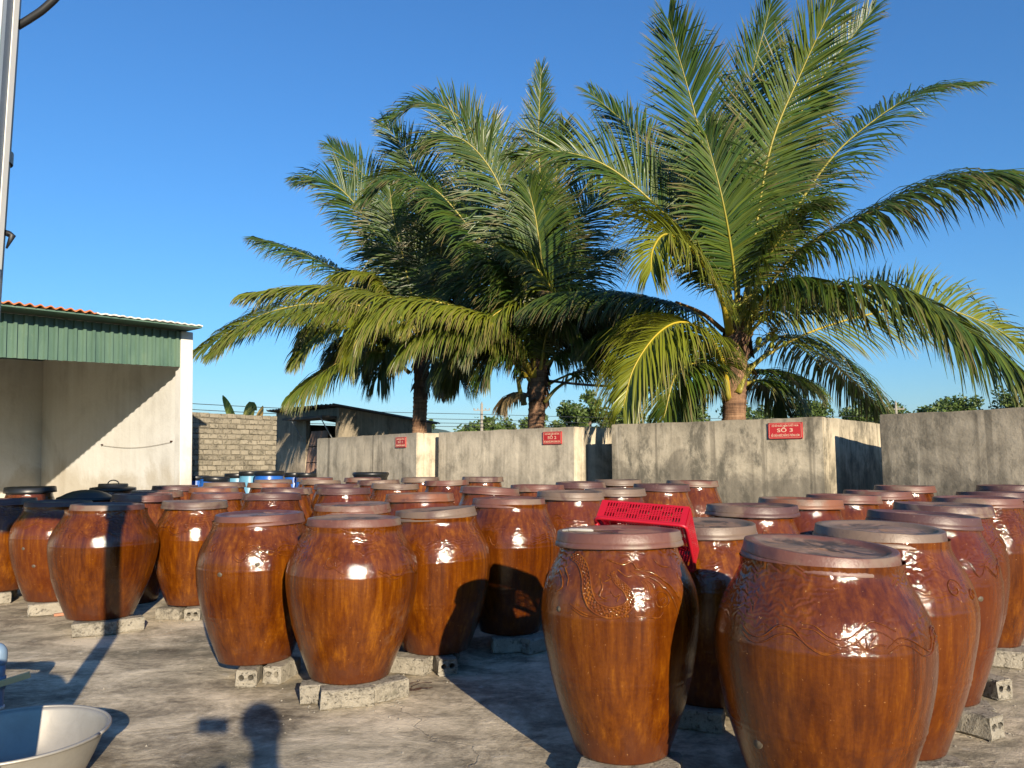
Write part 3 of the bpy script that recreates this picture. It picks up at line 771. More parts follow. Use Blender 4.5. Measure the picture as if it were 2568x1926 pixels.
STUBS = [[(3.361, 13.0, 2.672), (3.045, 12.8, 2.732), (2.679, 12.65, 2.695)], [(3.622, 13.0, 3.509), (3.204, 12.8, 3.782), (2.727, 12.6, 3.931)], [(3.587, 12.75, 2.326), (3.506, 12.65, 2.781), (3.389, 12.55, 3.1)], [(3.77, 12.8, 2.43), (3.958, 12.9, 2.777), (4.395, 13.0, 3.165)], [(0.255, 15.8, 2.45), (0.172, 15.7, 2.688), (0.114, 15.6, 3.006)], [(0.667, 15.85, 2.495), (0.919, 15.9, 2.789), (1.302, 16.0, 3.05)]]
FLOWER_AT = [(3.898, 12.65, 3.752), (4.371, 12.8, 3.441)]
ROPE_PTS = [(0.784, 16.0, 2.966), (2.205, 13.4, 2.589)]

# ------------------------------------------------------------------ ground, yard, hill
def sheet(name, x0, x1, y0, y1, z, nx, ny, mat):
    m = MB()
    vs = [(x0 + (x1 - x0) * i / nx, y0 + (y1 - y0) * j / ny, z) for j in range(ny + 1) for i in range(nx + 1)]
    fs = [(j * (nx + 1) + i, j * (nx + 1) + i + 1, (j + 1) * (nx + 1) + i + 1, (j + 1) * (nx + 1) + i) for j in range(ny) for i in range(nx)]
    m.add(vs, fs)
    o = m.build(name, mat)
    o['kind'] = 'structure'
    return o
sheet('ground', -5000, 5000, -2000, 8000, -0.06, 20, 20, FIELD)
slab = MB().box(-16, 16, -8, 26, -0.055, 0.0).build('yard_pavement', YARD)
slab['kind'] = 'structure'

hm = MB()
HX = [-1500 + 40 * i for i in range(76)]
def hill_z(x):
    return 60 + 78 * math.exp(-((x + 400) / 230) ** 2) + 30 * math.exp(-((x - 60) / 260) ** 2) + 40 * math.exp(-((x + 1100) / 300) ** 2) + 7 * noise.noise(Vector((x * 0.013, 3.1, 0))) + 3 * noise.noise(Vector((x * 0.05, 9, 0)))
rows = [(0, 2750), (0.55, 2880), (1.0, 3000), (0.8, 3140), (0.0, 3400)]
vs, fs = [], []
for k, (s, y) in enumerate(rows):
    for x in HX:
        vs.append((x, y + 20 * noise.noise(Vector((x * 0.01, k, 5))), -1 + s * hill_z(x)))
n = len(HX)
for k in range(len(rows) - 1):
    for i in range(n - 1):
        fs.append((k * n + i, k * n + i + 1, (k + 1) * n + i + 1, (k + 1) * n + i))
hm.add(vs, fs)
ho = hm.build('hills', HILL, smooth=True)
ho['kind'] = 'structure'

# ------------------------------------------------------------------ open shed on the left
SHED_RZ = math.atan2(0.8, 0.6)
shed = empty('open_shed', (-4.73, 11.2, -0.05), SHED_RZ, "white plastered open shed with green ribbed fascia at the left", 'shed')
shed.rotation_euler = (0, R(-2.0), SHED_RZ)
MB().box(0.0, 0.12, 0.076, 4.7, 0, 3.20).build('side_wall', PLASTER, shed)
MB().box(-8.2, 0.12, 4.703, 4.82, 0, 3.16).build('back_wall', PLASTER, shed)
pil = MB().box(-0.085, 0.10, -0.085, 0.073, 0, 3.22).build('pillar', PLASTER, shed)
bevel_mesh(pil, 0.012)
# ribbed fascia sheet
fm = MB()
prof = []
x = -8.0
while x < -0.09:
    prof += [(x, 0.0), (x + 0.058, 0.0), (x + 0.068, -0.034), (x + 0.100, -0.034), (x + 0.110, 0.0)]
    x += 0.116
prof = [(min(a, -0.088), b) for a, b in prof]
vs, fs = [], []
for (a, b) in prof:
    zb = 2.70 + 0.012 * a
    zt = 3.215
    vs += [(a, b - 0.06, zb), (a, b - 0.06, zt), (a, b - 0.054, zt), (a, b - 0.054, zb)]
for i in range(len(prof) - 1):
    if prof[i + 1][0] - prof[i][0] < 1e-5:
        continue
    p, q = i * 4, i * 4 + 4
    fs += [(p, q, q + 1, p + 1), (p + 2, q + 2, q + 3, p + 3), (p + 3, q + 3, q, p)]
fm.add(vs, fs)
fm.build('fascia', GREEN, shed)
MB().box(-8.2, 0.02, -0.045, 0.05, 3.06, 3.20).build('beam', STEEL, shed)
# corrugated roof: flat lining below, waved sheets above
def roof_z(y):
    return 3.262 - 0.012 * y
def wave_sheet(name, x0, x1, y0, y1, zf, pitch, amp, mat, parent, th=0.016, jag=0.0, along='x', steps=8):
    m = MB()
    nx = max(4, int((x1 - x0) / pitch * steps))
    ny = 4
    vs, fs = [], []
    for side in (0, 1):
        for j in range(ny + 1):
            for i in range(nx + 1):
                x = x0 + (x1 - x0) * i / nx
                y = y0 + (y1 - y0) * j / ny
                if j == 0:
                    y += jag * (noise.noise(Vector((x * 3.1, 7.7, 0))) + 0.4 * noise.noise(Vector((x * 14, 1.7, 0))))
                z = zf(y) + amp * math.cos(2 * math.pi * (x - x0) / pitch) - (th if side else 0)
                vs.append((x, y, z))
    N = (nx + 1) * (ny + 1)
    for j in range(ny):
        for i in range(nx):
            a = j * (nx + 1) + i
            fs.append((a, a + 1, a + nx + 2, a + nx + 1))
            fs.append((N + a, N + a + nx + 1, N + a + nx + 2, N + a + 1))
    for i in range(nx):
        fs.append((i, N + i, N + i + 1, i + 1))
        e = ny * (nx + 1) + i
        fs.append((e, e + 1, N + e + 1, N + e))
    for j in range(ny):
        a = j * (nx + 1)
        fs.append((a, a + nx + 1, N + a + nx + 1, N + a))
        b = a + nx
        fs.append((b, N + b, N + b + nx + 1, b + nx + 1))
    m.add(vs, fs)
    return m.build(name, mat, parent, smooth=False)
m = MB()
for y0, y1 in ((-0.43, 5.1),):
    m.add([(-8.2, y0, roof_z(y0) - 0.03), (0.03, y0, roof_z(y0) - 0.03), (0.15, y1, roof_z(y1) - 0.03), (-8.2, y1, roof_z(y1) - 0.03),
           (-8.2, y0, roof_z(y0) - 0.012), (0.03, y0, roof_z(y0) - 0.012), (0.15, y1, roof_z(y1) - 0.012), (-8.2, y1, roof_z(y1) - 0.012)],
          [(0, 3, 2, 1), (4, 5, 6, 7), (0, 1, 5, 4), (1, 2, 6, 5), (2, 3, 7, 6), (3, 0, 4, 7)])
m.build('roof_lining', GREEN, shed)
wave_sheet('roof_sheet', -8.2, -1.45, -0.46, 5.1, lambda y: roof_z(y) + 0.024, 0.115, 0.015, ROOFORANGE, shed)
wave_sheet('roof_edge', -1.44, 0.04, -0.44, 5.1, lambda y: roof_z(y) + 0.016, 0.11, 0.006, ROOFPALE, shed, 0.018, 0.05)
cable = empty('slung_cord', (-4.73, 11.2, -0.05), SHED_RZ, "thin cord slung between two nails on the white shed wall", 'cord')
a, b = Vector((-0.012, 2.39, 1.60)), Vector((-0.012, 0.28, 1.622))
pts = [a.lerp(b, t / 16) + Vector((-0.004, 0, -0.06 * math.sin(math.pi * t / 16))) for t in range(17)]
cable.rotation_euler = (0, R(-2.0), SHED_RZ)
MB().tube(pts, 0.0028, 5).build('cord', BARK, cable)
for p in (a, b):
    MB().tube([p + Vector((0.013, 0, 0.012)), p + Vector((-0.02, 0, 0.012))], 0.012, 6).build('nail', BOLT, cable)

# ------------------------------------------------------------------ block wall beside the shed
WA, WB = Vector((-6.22, 14.22, 0)), Vector((-4.82, 15.77, 0))
wdir = (WB - WA).normalized()
wlen = (WB - WA).length
bw = empty('block_wall', WA - Vector((0, 0, 0.05)), math.atan2(wdir.y, wdir.x), "weathered wall of bare cement blocks between the shed and the hut", 'wall')
MB().box(0.006, wlen - 0.006, 0.012, 0.098, 0, 2.255).build('mortar_core', MORTAR, bw)
def rough_block_mesh(k, L, T, Hh):  # block of the wall
    r = random.Random(k)
    bm = bmesh.new()
    bmesh.ops.create_cube(bm, size=1.0)
    bmesh.ops.scale(bm, vec=(L, T, Hh), verts=bm.verts)
    bmesh.ops.bevel(bm, geom=list(bm.edges), offset=0.011, segments=1, affect='EDGES')
    for v in bm.verts:
        v.co += Vector((r.uniform(-1, 1), r.uniform(-1, 1), r.uniform(-1, 1))) * 0.006
    me = bpy.data.meshes.new('wall_block')
    bm.to_mesh(me)
    bm.free()
    me.materials.append(WALLBLOCK)
    return me
blk_full = [rough_block_mesh(k, 0.175, 0.12, 0.088) for k in range(7)]
blk_half = [rough_block_mesh(40 + k, 0.08, 0.12, 0.088) for k in range(3)]
PX, PZ = 0.185, 0.1010
for c in range(22):
    x = 0.0 if c % 2 == 0 else -0.0925
    while x < wlen - 0.05:
        w = PX
        if x < 0:
            me, xc = blk_half[c % 3], 0.045
        elif x + PX > wlen:
            me, xc = blk_half[c % 3], wlen - 0.04
        else:
            me, xc = rnd.choice(blk_full), x + PX / 2
        o = bpy.data.objects.new('wall_block', me)
        COL.objects.link(o)
        o.parent = bw
        o.location = (xc + rnd.uniform(-.004, .004), 0.05 + rnd.uniform(-.009, .006), 0.095 + c * PZ + rnd.uniform(-.004, .004))
        o.rotation_euler = (rnd.uniform(-.02, .02), rnd.uniform(-.015, .015) + (math.pi if rnd.random() < .5 else 0), rnd.uniform(-.03, .03))
        x += PX

# ------------------------------------------------------------------ grey hut behind the first tank
hut = empty('grey_hut', (-4.39, 19.48, -0.05), math.atan2(-0.715, 0.70), "stained grey hut with wavy roof and dark doorway behind the first tank", 'hut')
MB().box(-3.3, -1.61, 0.0, 0.12, 0, 2.70).build('front_wall', HUTWALL, hut)
MB().box(-1.609, -0.15, 0.002, 0.12, 2.42, 2.70).build('lintel', HUTWALL, hut)
rw = MB()
rw.add([(-0.149, 0.0, 0), (0.0, 0.0, 0), (0.0, 3.0, 0), (-0.149, 3.0, 0), (-0.149, 0.0, 2.70), (0.0, 0.0, 2.70), (0.0, 3.0, 2.40), (-0.149, 3.0, 2.40)],
       [(0, 3, 2, 1), (4, 5, 6, 7), (0, 1, 5, 4), (1, 2, 6, 5), (2, 3, 7, 6), (3, 0, 4, 7)])
rw.build('right_wall', HUTWALL, hut)
MB().box(-3.3, -3.18, 0.121, 3.0, 0, 2.40).build('left_wall', HUTWALL, hut)
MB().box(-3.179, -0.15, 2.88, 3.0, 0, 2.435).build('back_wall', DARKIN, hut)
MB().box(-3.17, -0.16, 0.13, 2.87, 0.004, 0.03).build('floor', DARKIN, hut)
aw = MB().box(-2.15, -0.10, -0.42, -0.003, 2.43, 2.49).build('awning', ROOFGREY, hut)
for xx in (-1.72, -0.22):
    MB().tube([(xx, -0.03, 1.9), (xx, -0.38, 2.42)], 0.014, 5).build('awning_brace', STEEL, hut)
wave_sheet('roof', -3.45, 0.12, -0.22, 3.2, lambda y: 2.752 - 0.105 * y, 0.175, 0.024, ROOFGREY, hut, 0.016, 0.05)
leaf_pile = empty('old_roof_tiles', (-4.39, 19.48, -0.02), hut.rotation_euler.z, "brown and white tiles leaning in the doorway of the grey hut", 'roof tiles')
tile_me = None
for row in range(5):
    for c in range(4):
        if tile_me is None:
            tm = MB()
            vs, fs = [], []
            for j in range(2):
                for i in range(7):
                    a = math.pi * i / 6
                    for rr in (0.13, 0.115):
                        vs.append((-math.cos(a) * rr, -math.sin(a) * rr * 0.55, j * 0.40))
            for i in range(6):
                a, b2 = i * 2, 14 + i * 2
                fs += [(a, a + 2, b2 + 2, b2), (a + 1, b2 + 1, b2 + 3, a + 3), (a, a + 1, a + 3, a + 2), (b2, b2 + 2, b2 + 3, b2 + 1)]
            fs += [(0, 14, 15, 1), (12, 13, 27, 26)]
            tm.add(vs, fs)
            tile_me = tm.mesh('tile')
            tile_me.materials.append(RAG)
            tile_me2 = tile_me.copy()
            tile_me2.materials.clear()
            tile_me2.materials.append(ROOFPALE)
        o = bpy.data.objects.new('tile', tile_me if (row > 2 or rnd.random() < 0.45) else tile_me2)
        COL.objects.link(o)
        o.parent = leaf_pile
        o.location = (-1.42 + c * 0.24 + rnd.uniform(-.02, .02), -0.10 + row * 0.045 - 0.02 * c, 0.02 + row * 0.42)
        o.rotation_euler = (-0.12, rnd.uniform(-.06, .06), rnd.uniform(-.1, .1))
# ------------------------------------------------------------------ concrete fish-sauce tanks
TANK_H = 1.81
def tank(fl, fr, depth, mat, label):
    fl, fr = Vector((*fl, 0)), Vector((*fr, 0))
    d = fr - fl
    L = d.length
    root = empty('concrete_tank', fl, math.atan2(d.y, d.x), label, 'tank', 'concrete tanks along the back of the yard')
    T, H = 0.14, TANK_H
    def wall(x0, x1, y0, y1):
        # wall with slightly uneven faces and a worn top edge
        m = MB()
        nx, ny, nz = max(2, int((x1 - x0) / 0.25)), max(2, int((y1 - y0) / 0.25)), 8
        bm = bmesh.new()
        bmesh.ops.create_cube(bm, size=1.0)
        bmesh.ops.scale(bm, vec=(x1 - x0, y1 - y0, H), verts=bm.verts)
        bmesh.ops.translate(bm, vec=((x0 + x1) / 2, (y0 + y1) / 2, H / 2), verts=bm.verts)
        bmesh.ops.subdivide_edges(bm, edges=[e for e in bm.edges if abs((e.verts[0].co - e.verts[1].co).z) < 0.01 and e.calc_length() > 0.5], cuts=int(max(x1 - x0, y1 - y0) / 0.12), use_grid_fill=True)
        for v in bm.verts:
            if v.co.z > H - 0.01:
                v.co.z += 0.010 * noise.noise(Vector((v.co.x * 3 + L, v.co.y * 3, 2))) + 0.006 * noise.noise(Vector((v.co.x * 11, v.co.y * 11, L)))
        bmesh.ops.bevel(bm, geom=[e for e in bm.edges if len(e.link_faces) == 2 and e.calc_face_angle(0) > 1.0], offset=0.012, segments=2, affect='EDGES')
        me = bpy.data.meshes.new('wall')
        bm.to_mesh(me)
        bm.free()
        return link('wall', me, mat, root)
    wall(0, L, 0, T)
    wall(L - T, L, T + 0.002, depth - T - 0.002)
    wall(0, T, T + 0.002, depth - T - 0.002)
    wall(0, L, depth - T, depth)
    MB().box(T + .003, L - T - .003, T + .003, depth - T - .003, 0.01, 1.2).build('brine', DARKIN, root)
    return root, d.normalized(), L
TANKS = [
    tank((-4.48, 17.72), (-1.73, 14.02), 2.0, TANK_PALE, "pale concrete tank with the first small red sign"),
    tank((-1.34, 14.02), (0.94, 11.59), 2.4, TANK_PALE, "streaked pale concrete tank with the second red sign"),
    tank((1.41, 10.96), (3.64, 8.99), 2.4, TANK_MOULD, "mould-blotched concrete tank with the third, largest-looking red sign"),
    tank((4.11, 8.61), (6.69, 5.13), 2.4, TANK_GREY, "grey stained concrete tank cut off by the right edge"),
]
# ------------------------------------------------------------------ red signs on the tanks
def text_mesh(s, size, sx=1.0, bold=0.0):
    cu = bpy.data.curves.new('lettering', 'FONT')
    cu.body = s
    cu.size = size
    cu.align_x = 'CENTER'
    cu.align_y = 'CENTER'
    cu.extrude = 0.0006
    cu.offset = bold
    cu.resolution_u = 3
    o = bpy.data.objects.new('tmp_text', cu)
    COL.objects.link(o)
    dg = bpy.context.evaluated_depsgraph_get()
    me = bpy.data.meshes.new_from_object(o.evaluated_get(dg))
    bpy.data.objects.remove(o, do_unlink=True)
    xs = [v.co.x for v in me.vertices]
    w = max(xs) - min(xs)
    return me, w
def sign(tk, px_c, zc, w, h, number, label):
    root, d, L = tk
    fl = root.location
    s = (px_c - 1284) / 1929
    t = (s * fl.y - fl.x) / (d.x - s * d.y)
    p = fl + d * t
    nrm = Vector((d.y, -d.x, 0))
    e = empty('wall_sign', p + nrm * 0.004 + Vector((0, 0, zc)), math.atan2(d.y, d.x), label, 'sign', 'red signs on the tanks')
    pl = MB().box(-w / 2, w / 2, -0.014, 0.0, -h / 2, h / 2).build('plate', REDSIGN, e)
    bevel_mesh(pl, 0.002)
    b = MB()
    iw, ih, bt = w / 2 - 0.014, h / 2 - 0.012, 0.0022
    b.box(-iw, iw, -0.0155, -0.0135, ih - bt, ih)
    b.box(-iw, iw, -0.0155, -0.0135, -ih, -ih + bt)
    b.box(-iw, -iw + bt, -0.0155, -0.0135, -ih + bt, ih - bt)
    b.box(iw - bt, iw, -0.0155, -0.0135, -ih + bt, ih - bt)
    b.build('border_line', LETTER, e)
    for text, size, z, wid, bold in (("CƠ SỞ NƯỚC MẮM TUYẾT HOA", 0.024, 0.30, 0.78, 0.0004), ("SỐ " + number, 0.074, 0.015, 0.46, 0.0012), ("BỂ CHỨA NƯỚC MẮM CÁ TRỎNG CƠM", 0.030, -0.30, 0.82, 0.0004)):
        me, tw = text_mesh(text, size, 1, bold)
        o = link('lettering', me, None, e)
        me.materials.clear()
        me.materials.append(LETTER)
        o.location = (0, -0.0152, z * h)
        o.rotation_euler = (R(90), 0, 0)
        o.scale = (wid * w / tw, (0.82 if size > 0.05 else 1.25), 1)
    for sx in (-1, 1):
        for sz in (-1, 1):
            M = Matrix.Translation((sx * (w / 2 - 0.010), -0.014, sz * (h / 2 - 0.009))) @ Matrix.Rotation(R(90), 4, 'X')
            MB().lathe([(0.0062, -0.001), (0.0062, 0.002), (0.003, 0.0045), (0.0, 0.005)], 8, M).build('bolt', BOLT, e)
    return e
sign(TANKS[0], 1007, 1.645, 0.40, 0.195, '1', "smallest-looking red sign reading SỐ 1 on the farthest tank")
sign(TANKS[1], 1386, 1.65, 0.40, 0.195, '2', "red sign reading SỐ 2 on the streaked pale tank")
sign(TANKS[2], 1969.5, 1.658, 0.42, 0.195, '3', "red sign reading SỐ 3 on the mouldy tank")

# ------------------------------------------------------------------ coconut palms
FROND_R = random.Random(21)
def palm_frond(name, pts, L, face, droop, yel, n, parent, origin):
    r = FROND_R
    O = Vector(origin)
    C = catmull([Vector(p) - O for p in pts], 48)
    lens = [0.0]
    for a, b in zip(C, C[1:]):
        lens.append(lens[-1] + (b - a).length)
    tot = lens[-1]
    def at(s):
        u = s * tot
        for i in range(len(lens) - 1):
            if lens[i + 1] >= u:
                t = (u - lens[i]) / max(1e-6, lens[i + 1] - lens[i])
                return C[i].lerp(C[i + 1], t), (C[min(i + 2, 48)] - C[max(i - 1, 0)]).normalized()
        return C[-1], (C[-1] - C[-2]).normalized()
    Z = Vector((0, 0, 1))
    Yv = Vector((0, -1, 0))
    m = MB()
    start = 0.17 if tot > 2.5 else 0.10
    n = int(n * 2.5)
    lift0 = 0.30 * (1 - droop * 1.15)
    prevS = None
    gap = set()
    k = 0
    while k < n:                         # torn places where leaflets are missing
        if r.random() < 0.018:
            for q in range(r.randint(1, 3)):
                gap.add(k + q)
        k += 1
    for i in range(n):
        s = start + (1 - start) * (i + 0.5) / n
        P, T = at(s)
        ref = (Z * (1 - face) + Yv * face).normalized()
        S = T.cross(ref)
        if S.length < 0.2:
            S = T.cross(Yv)
        S.normalize()
        if prevS is not None:
            if S.dot(prevS) < 0:
                S = -S
            S = (prevS * 0.8 + S * 0.2).normalized()
        prevS = S
        N = S.cross(T).normalized()
        if N.z < 0 and face < 0.5:
            N = -N
        sh = max(0.0, math.sin(math.pi * (0.14 + 0.80 * (s - start) / (1 - start)))) ** 0.62
        ang0 = R(74) + (R(20) - R(74)) * ((s - start) / (1 - start)) ** 1.15
        for side in (-1, 1):
            if (i in gap and r.random() < 0.8) or r.random() < 0.02:
                continue
            ang = ang0 + r.gauss(0, R(4.5))
            ll = (1.30 + 0.45 * droop) * L * sh * r.uniform(0.86, 1.08)
            d = T * math.cos(ang) + S * (side * math.sin(ang)) + N * (lift0 + r.gauss(0, 0.07))
            d.normalize()
            w = 0.0165 * r.uniform(0.8, 1.2) * (0.65 + 0.35 * sh)
            p = P.copy()
            dr = droop * r.uniform(0.75, 1.3)
            kink = r.random() < 0.15
            kk = r.randint(2, 3)
            dead = yel < 0
            yy = min(1.0, max(0.0, yel * 0.85 - 0.08 + r.gauss(0, 0.10)))
            lt = min(1.0, max(0.0, 0.5 + r.gauss(0, 0.25)))
            tipdry = r.random() < 0.25
            verts, cols = [], []
            wprof = (0.45, 1.0, 0.95, 0.70, 0.06)
            for q in range(5):
                if q:
                    p = p + d * (ll / 4)
                    d = d + Vector((0, 0, -1)) * (dr * 0.50 * (0.6 + 0.26 * q))
                    if kink and q == kk:
                        d = d + Vector((r.uniform(-.3, .3), r.uniform(-.3, .3), -0.9))
                    d.normalize()
                wd = T - d * T.dot(d)
                if wd.length < 0.15:
                    wd = N - d * N.dot(d)
                wd.normalize()
                up = d.cross(wd)
                ww = w * wprof[q]
                verts += [p - wd * ww + up * (ww * 0.45), p, p + wd * ww + up * (ww * 0.45)]
                dry = (0.75 if q == 4 else (0.3 if q == 3 else 0.0)) if tipdry else (0.15 if q == 4 else 0.0)
                if dead:
                    dry = r.uniform(.75, 1.0)
                y2 = min(1.0, yy * (1.15 - 0.12 * q))
                cols += [(y2, dry, lt, 1)] * 3
            fs = []
            for q in range(4):
                b0 = q * 3
                fs += [(b0, b0 + 1, b0 + 4, b0 + 3), (b0 + 1, b0 + 2, b0 + 5, b0 + 4)]
            m.add(verts, fs)
            m.c.extend(cols)
    fo = m.build(name, LEAF, parent, smooth=True, colname='tint')
    # midrib
    rad = [0.042 * (1 - k / 48) ** 0.8 + 0.005 for k in range(49)]
    for k in range(6):
        rad[k] *= 1.0 + 0.9 * (1 - k / 6)
    sm = MB()
    sm.tube(C, rad, 7, True, 0.6)
    sm.c = [(min(1, 0.25 + max(0, yel) * 0.75), 0.0 if yel >= 0 else 0.95, 0.6, 1)] * len(sm.v)
    sm.build('stalk', STALK, fo, smooth=True, colname='tint')
    return fo

def palm(idx, base, crown, r0, r1, label):
    root = empty('coconut_palm', (base[0], base[1], 0), 0, label, 'palm tree', 'coconut palms behind the tanks')
    O = Vector((base[0], base[1], 0))
    cr = Vector(crown) - O
    # ringed trunk
    m = MB()
    H = cr.z
    k = 0
    prof = []
    z = -0.05
    r = random.Random(idx)
    while z < H + 0.25:
        t = max(0, min(1, z / H))
        rr = r0 + (r1 - r0) * t
        prof += [(rr * r.uniform(0.96, 1.0), z), (rr * r.uniform(1.02, 1.06), z + 0.055), (rr * 0.97, z + 0.07)]
        z += r.uniform(0.085, 0.12)
    prof.append((r1 * 0.3, H + 0.45))
    def wob(rr, zz, a):
        t = max(0, zz / H)
        q = 1 + 0.05 * noise.noise(Vector((math.cos(a) * 1.5, math.sin(a) * 1.5, zz * 4 + idx)))
        return rr * q, zz + 0.02 * math.sin(a + idx + zz * 3)
    tm = MB()
    tm.lathe(prof, 18, None, wob, True, True)
    tm.v = [(p[0] + cr.x * (max(0, p[2]) / H) ** 1.3, p[1], p[2]) for p in tm.v]
    tm.build('trunk', TRUNK, root, smooth=True)
    # ragged fibre sheath round the growing point
    fb = MB()
    for q in range(26):
        a = r.uniform(0, 2 * math.pi)
        z0 = H - r.uniform(-0.15, 0.75)
        rr = r1 * r.uniform(1.0, 1.25)
        c0 = Vector((cr.x * (z0 / H) ** 1.3 + math.cos(a) * rr, math.sin(a) * rr, z0))
        tn = Vector((-math.sin(a), math.cos(a), 0))
        ou = Vector((math.cos(a), math.sin(a), 0))
        w1, h1 = r.uniform(0.05, 0.12), r.uniform(0.15, 0.4)
        fb.add([c0 - tn * w1, c0 + tn * w1, c0 + tn * w1 * 0.7 + ou * 0.05 - Vector((0, 0, h1 * 0.6)), c0 - tn * w1 * r.uniform(.2, .9) + ou * r.uniform(.02, .12) - Vector((0, 0, h1))],
               [(0, 1, 2, 3)])
    fb.build('fibre_sheath', FIBRE, root)
    for (pts, L, face, droop, yel, n) in FRONDS[idx]:
        palm_frond('frond', pts, L, face, droop, yel, n, root, O)
    return root, cr, O

P1 = palm(1, (-2.26, 18.5), (-2.19, 18.5, 3.75), 0.185, 0.165, "farthest coconut palm, leaning long yellow fronds out to the left")
P2 = palm(2, (0.44, 16.0), (0.56, 16.0, 3.35), 0.165, 0.185, "middle coconut palm with one upright broken frond")
P3 = palm(3, (3.66, 13.0), (3.86, 13.0, 3.65), 0.185, 0.20, "nearest and tallest coconut palm, above the third sign")
# cut stalks, flower spray and young nuts of the nearest palm
def stub(pm, pts, r0, r1, dry):
    root, cr, O = pm
    m = MB()
    C = catmull([Vector(p) - O for p in pts], 10)
    m.tube(C, [r0 + (r1 - r0) * k / 10 for k in range(11)], 8, True, 0.55)
    m.c = [(0.3, dry, 0.5, 1)] * len(m.v)
    return m.build('cut_stalk', STALK, root, smooth=True, colname='tint')
stub(P3, STUBS[0], 0.075, 0.045, 0.9)
stub(P3, STUBS[1], 0.060, 0.030, 0.9)
stub(P3, STUBS[2], 0.090, 0.050, 0.0)
stub(P3, STUBS[3], 0.085, 0.050, 0.0)
stub(P2, STUBS[4], 0.080, 0.045, 0.1)
stub(P2, STUBS[5], 0.080, 0.045, 0.2)
def flower(pm, c, spread, n, seed):
    r = random.Random(seed)
    root, cr, O = pm
    c = Vector(c) - O
    m = MB()
    for q in range(n):
        d = Vector((r.gauss(0.1, 0.5), r.gauss(-0.5, 0.4), r.gauss(0.15, 0.5))).normalized()
        p = c + Vector((r.uniform(-.05, .05), r.uniform(-.05, .05), r.uniform(-.08, .08)))
        pts = [p]
        for k in range(4):
            d = (d + Vector((r.gauss(0, .25), r.gauss(0, .25), r.gauss(-0.05, .25)))).normalized()
            pts.append(pts[-1] + d * spread / 4 * r.uniform(.7, 1.2))
        m.tube(pts, [0.007, 0.007, 0.006, 0.005, 0.004], 4)
    m.build('flower_spray', FLOWER, root)
    for q in range(7):
        M = Matrix.Translation(c + Vector((r.uniform(-.3, .25), r.uniform(-.3, -.1), r.uniform(-.25, .12)))) @ Matrix.Scale(r.uniform(0.8, 1.2), 4)
        MB().lathe([(0.0, -0.05), (0.025, -0.043), (0.042, -0.02), (0.046, 0.005), (0.036, 0.035), (0.015, 0.052), (0, 0.055)], 10, M).build('young_coconut', COCONUT, root, smooth=True)
flower(P3, FLOWER_AT[0], 0.42, 70, 3)
flower(P3, FLOWER_AT[1], 0.35, 45, 4)
# rope tied between two palms
rp = MB()
a, b = Vector(ROPE_PTS[0]), Vector(ROPE_PTS[1])
rp.tube([a.lerp(b, t / 14) + Vector((0, 0, -0.03 * math.sin(math.pi * t / 14))) for t in range(15)], 0.028, 6)
tag(rp.build('rope', ROPE, smooth=True), "dark rope stretched between the middle and the nearest palm", 'rope')

# ------------------------------------------------------------------ trees beyond the yard
def tree(name, x, y, h, w, label, kind=0, seed=0, n=1500, low=0.25, leaf=0.24):
    r = random.Random(seed)
    root = empty(name, (x, y, -0.06), 0, label, 'tree', 'trees beyond the yard')
    t = MB()
    lean = r.uniform(-.06, .06) * h
    top = Vector((lean, r.uniform(-.2, .2), h * 0.82))
    trunk = catmull([(0, 0, 0), (lean * 0.3, 0, h * 0.3), (lean * 0.5, 0.1, h * 0.55), top], 10)
    r0 = 0.035 * h
    t.tube(trunk, [r0 * (1 - 0.085 * k) for k in range(11)], 7)
    clumps = []
    nb = 26 if kind != 1 else 20
    for q in range(nb):
        k = r.uniform(low, 0.92)
        P = trunk[min(10, int(k * 10))]
        a = r.uniform(0, 2 * math.pi)
        reach = w * 0.5 * (1.0 - 0.75 * max(0, (k - 0.45)) / 0.5 if kind == 1 else r.uniform(.5, 1)) * r.uniform(.55, 1)
        e = P + Vector((math.cos(a) * reach, math.sin(a) * reach, r.uniform(.02, .20) * h))
        t.tube([P, P.lerp(e, .5) + Vector((0, 0, .02 * h)), e], [r0 * 0.35, r0 * 0.22, r0 * 0.08], 5)
        clumps.append((e, r.uniform(.11, .23) * w))
        clumps.append((P.lerp(e, .6), r.uniform(.10, .19) * w))
    clumps.append((top, 0.13 * w))
    t.build('trunk', BARK, root, smooth=True)
    m = MB()
    for q in range(n):
        c, rad = clumps[q % len(clumps)]
        d = Vector((r.gauss(0, 1), r.gauss(0, 1), r.gauss(0, .8)))
        d = d.normalized() * rad * (r.random() ** 0.45)
        p = c + d
        if p.z < 0.3:
            continue
        s = leaf * r.uniform(.6, 1.3)
        ax = Vector((r.gauss(0, 1), r.gauss(0, 1), r.gauss(-.2, .7))).normalized()
        bx = ax.cross(Vector((r.gauss(0, 1), r.gauss(0, 1), r.gauss(0, 1)))).normalized()
        m.add([p - ax * s * .5, p + bx * s * .28, p + ax * s * .5, p - bx * s * .28], [(0, 1, 2, 3)])
        m.c.extend([(min(1, max(0, r.gauss(.25 if kind == 2 else .1, .15))), 0.0, min(1, max(0, r.gauss(.5, .25))), 1)] * 4)
    m.build('crown', TREELEAF, root, colname='tint')
    return root
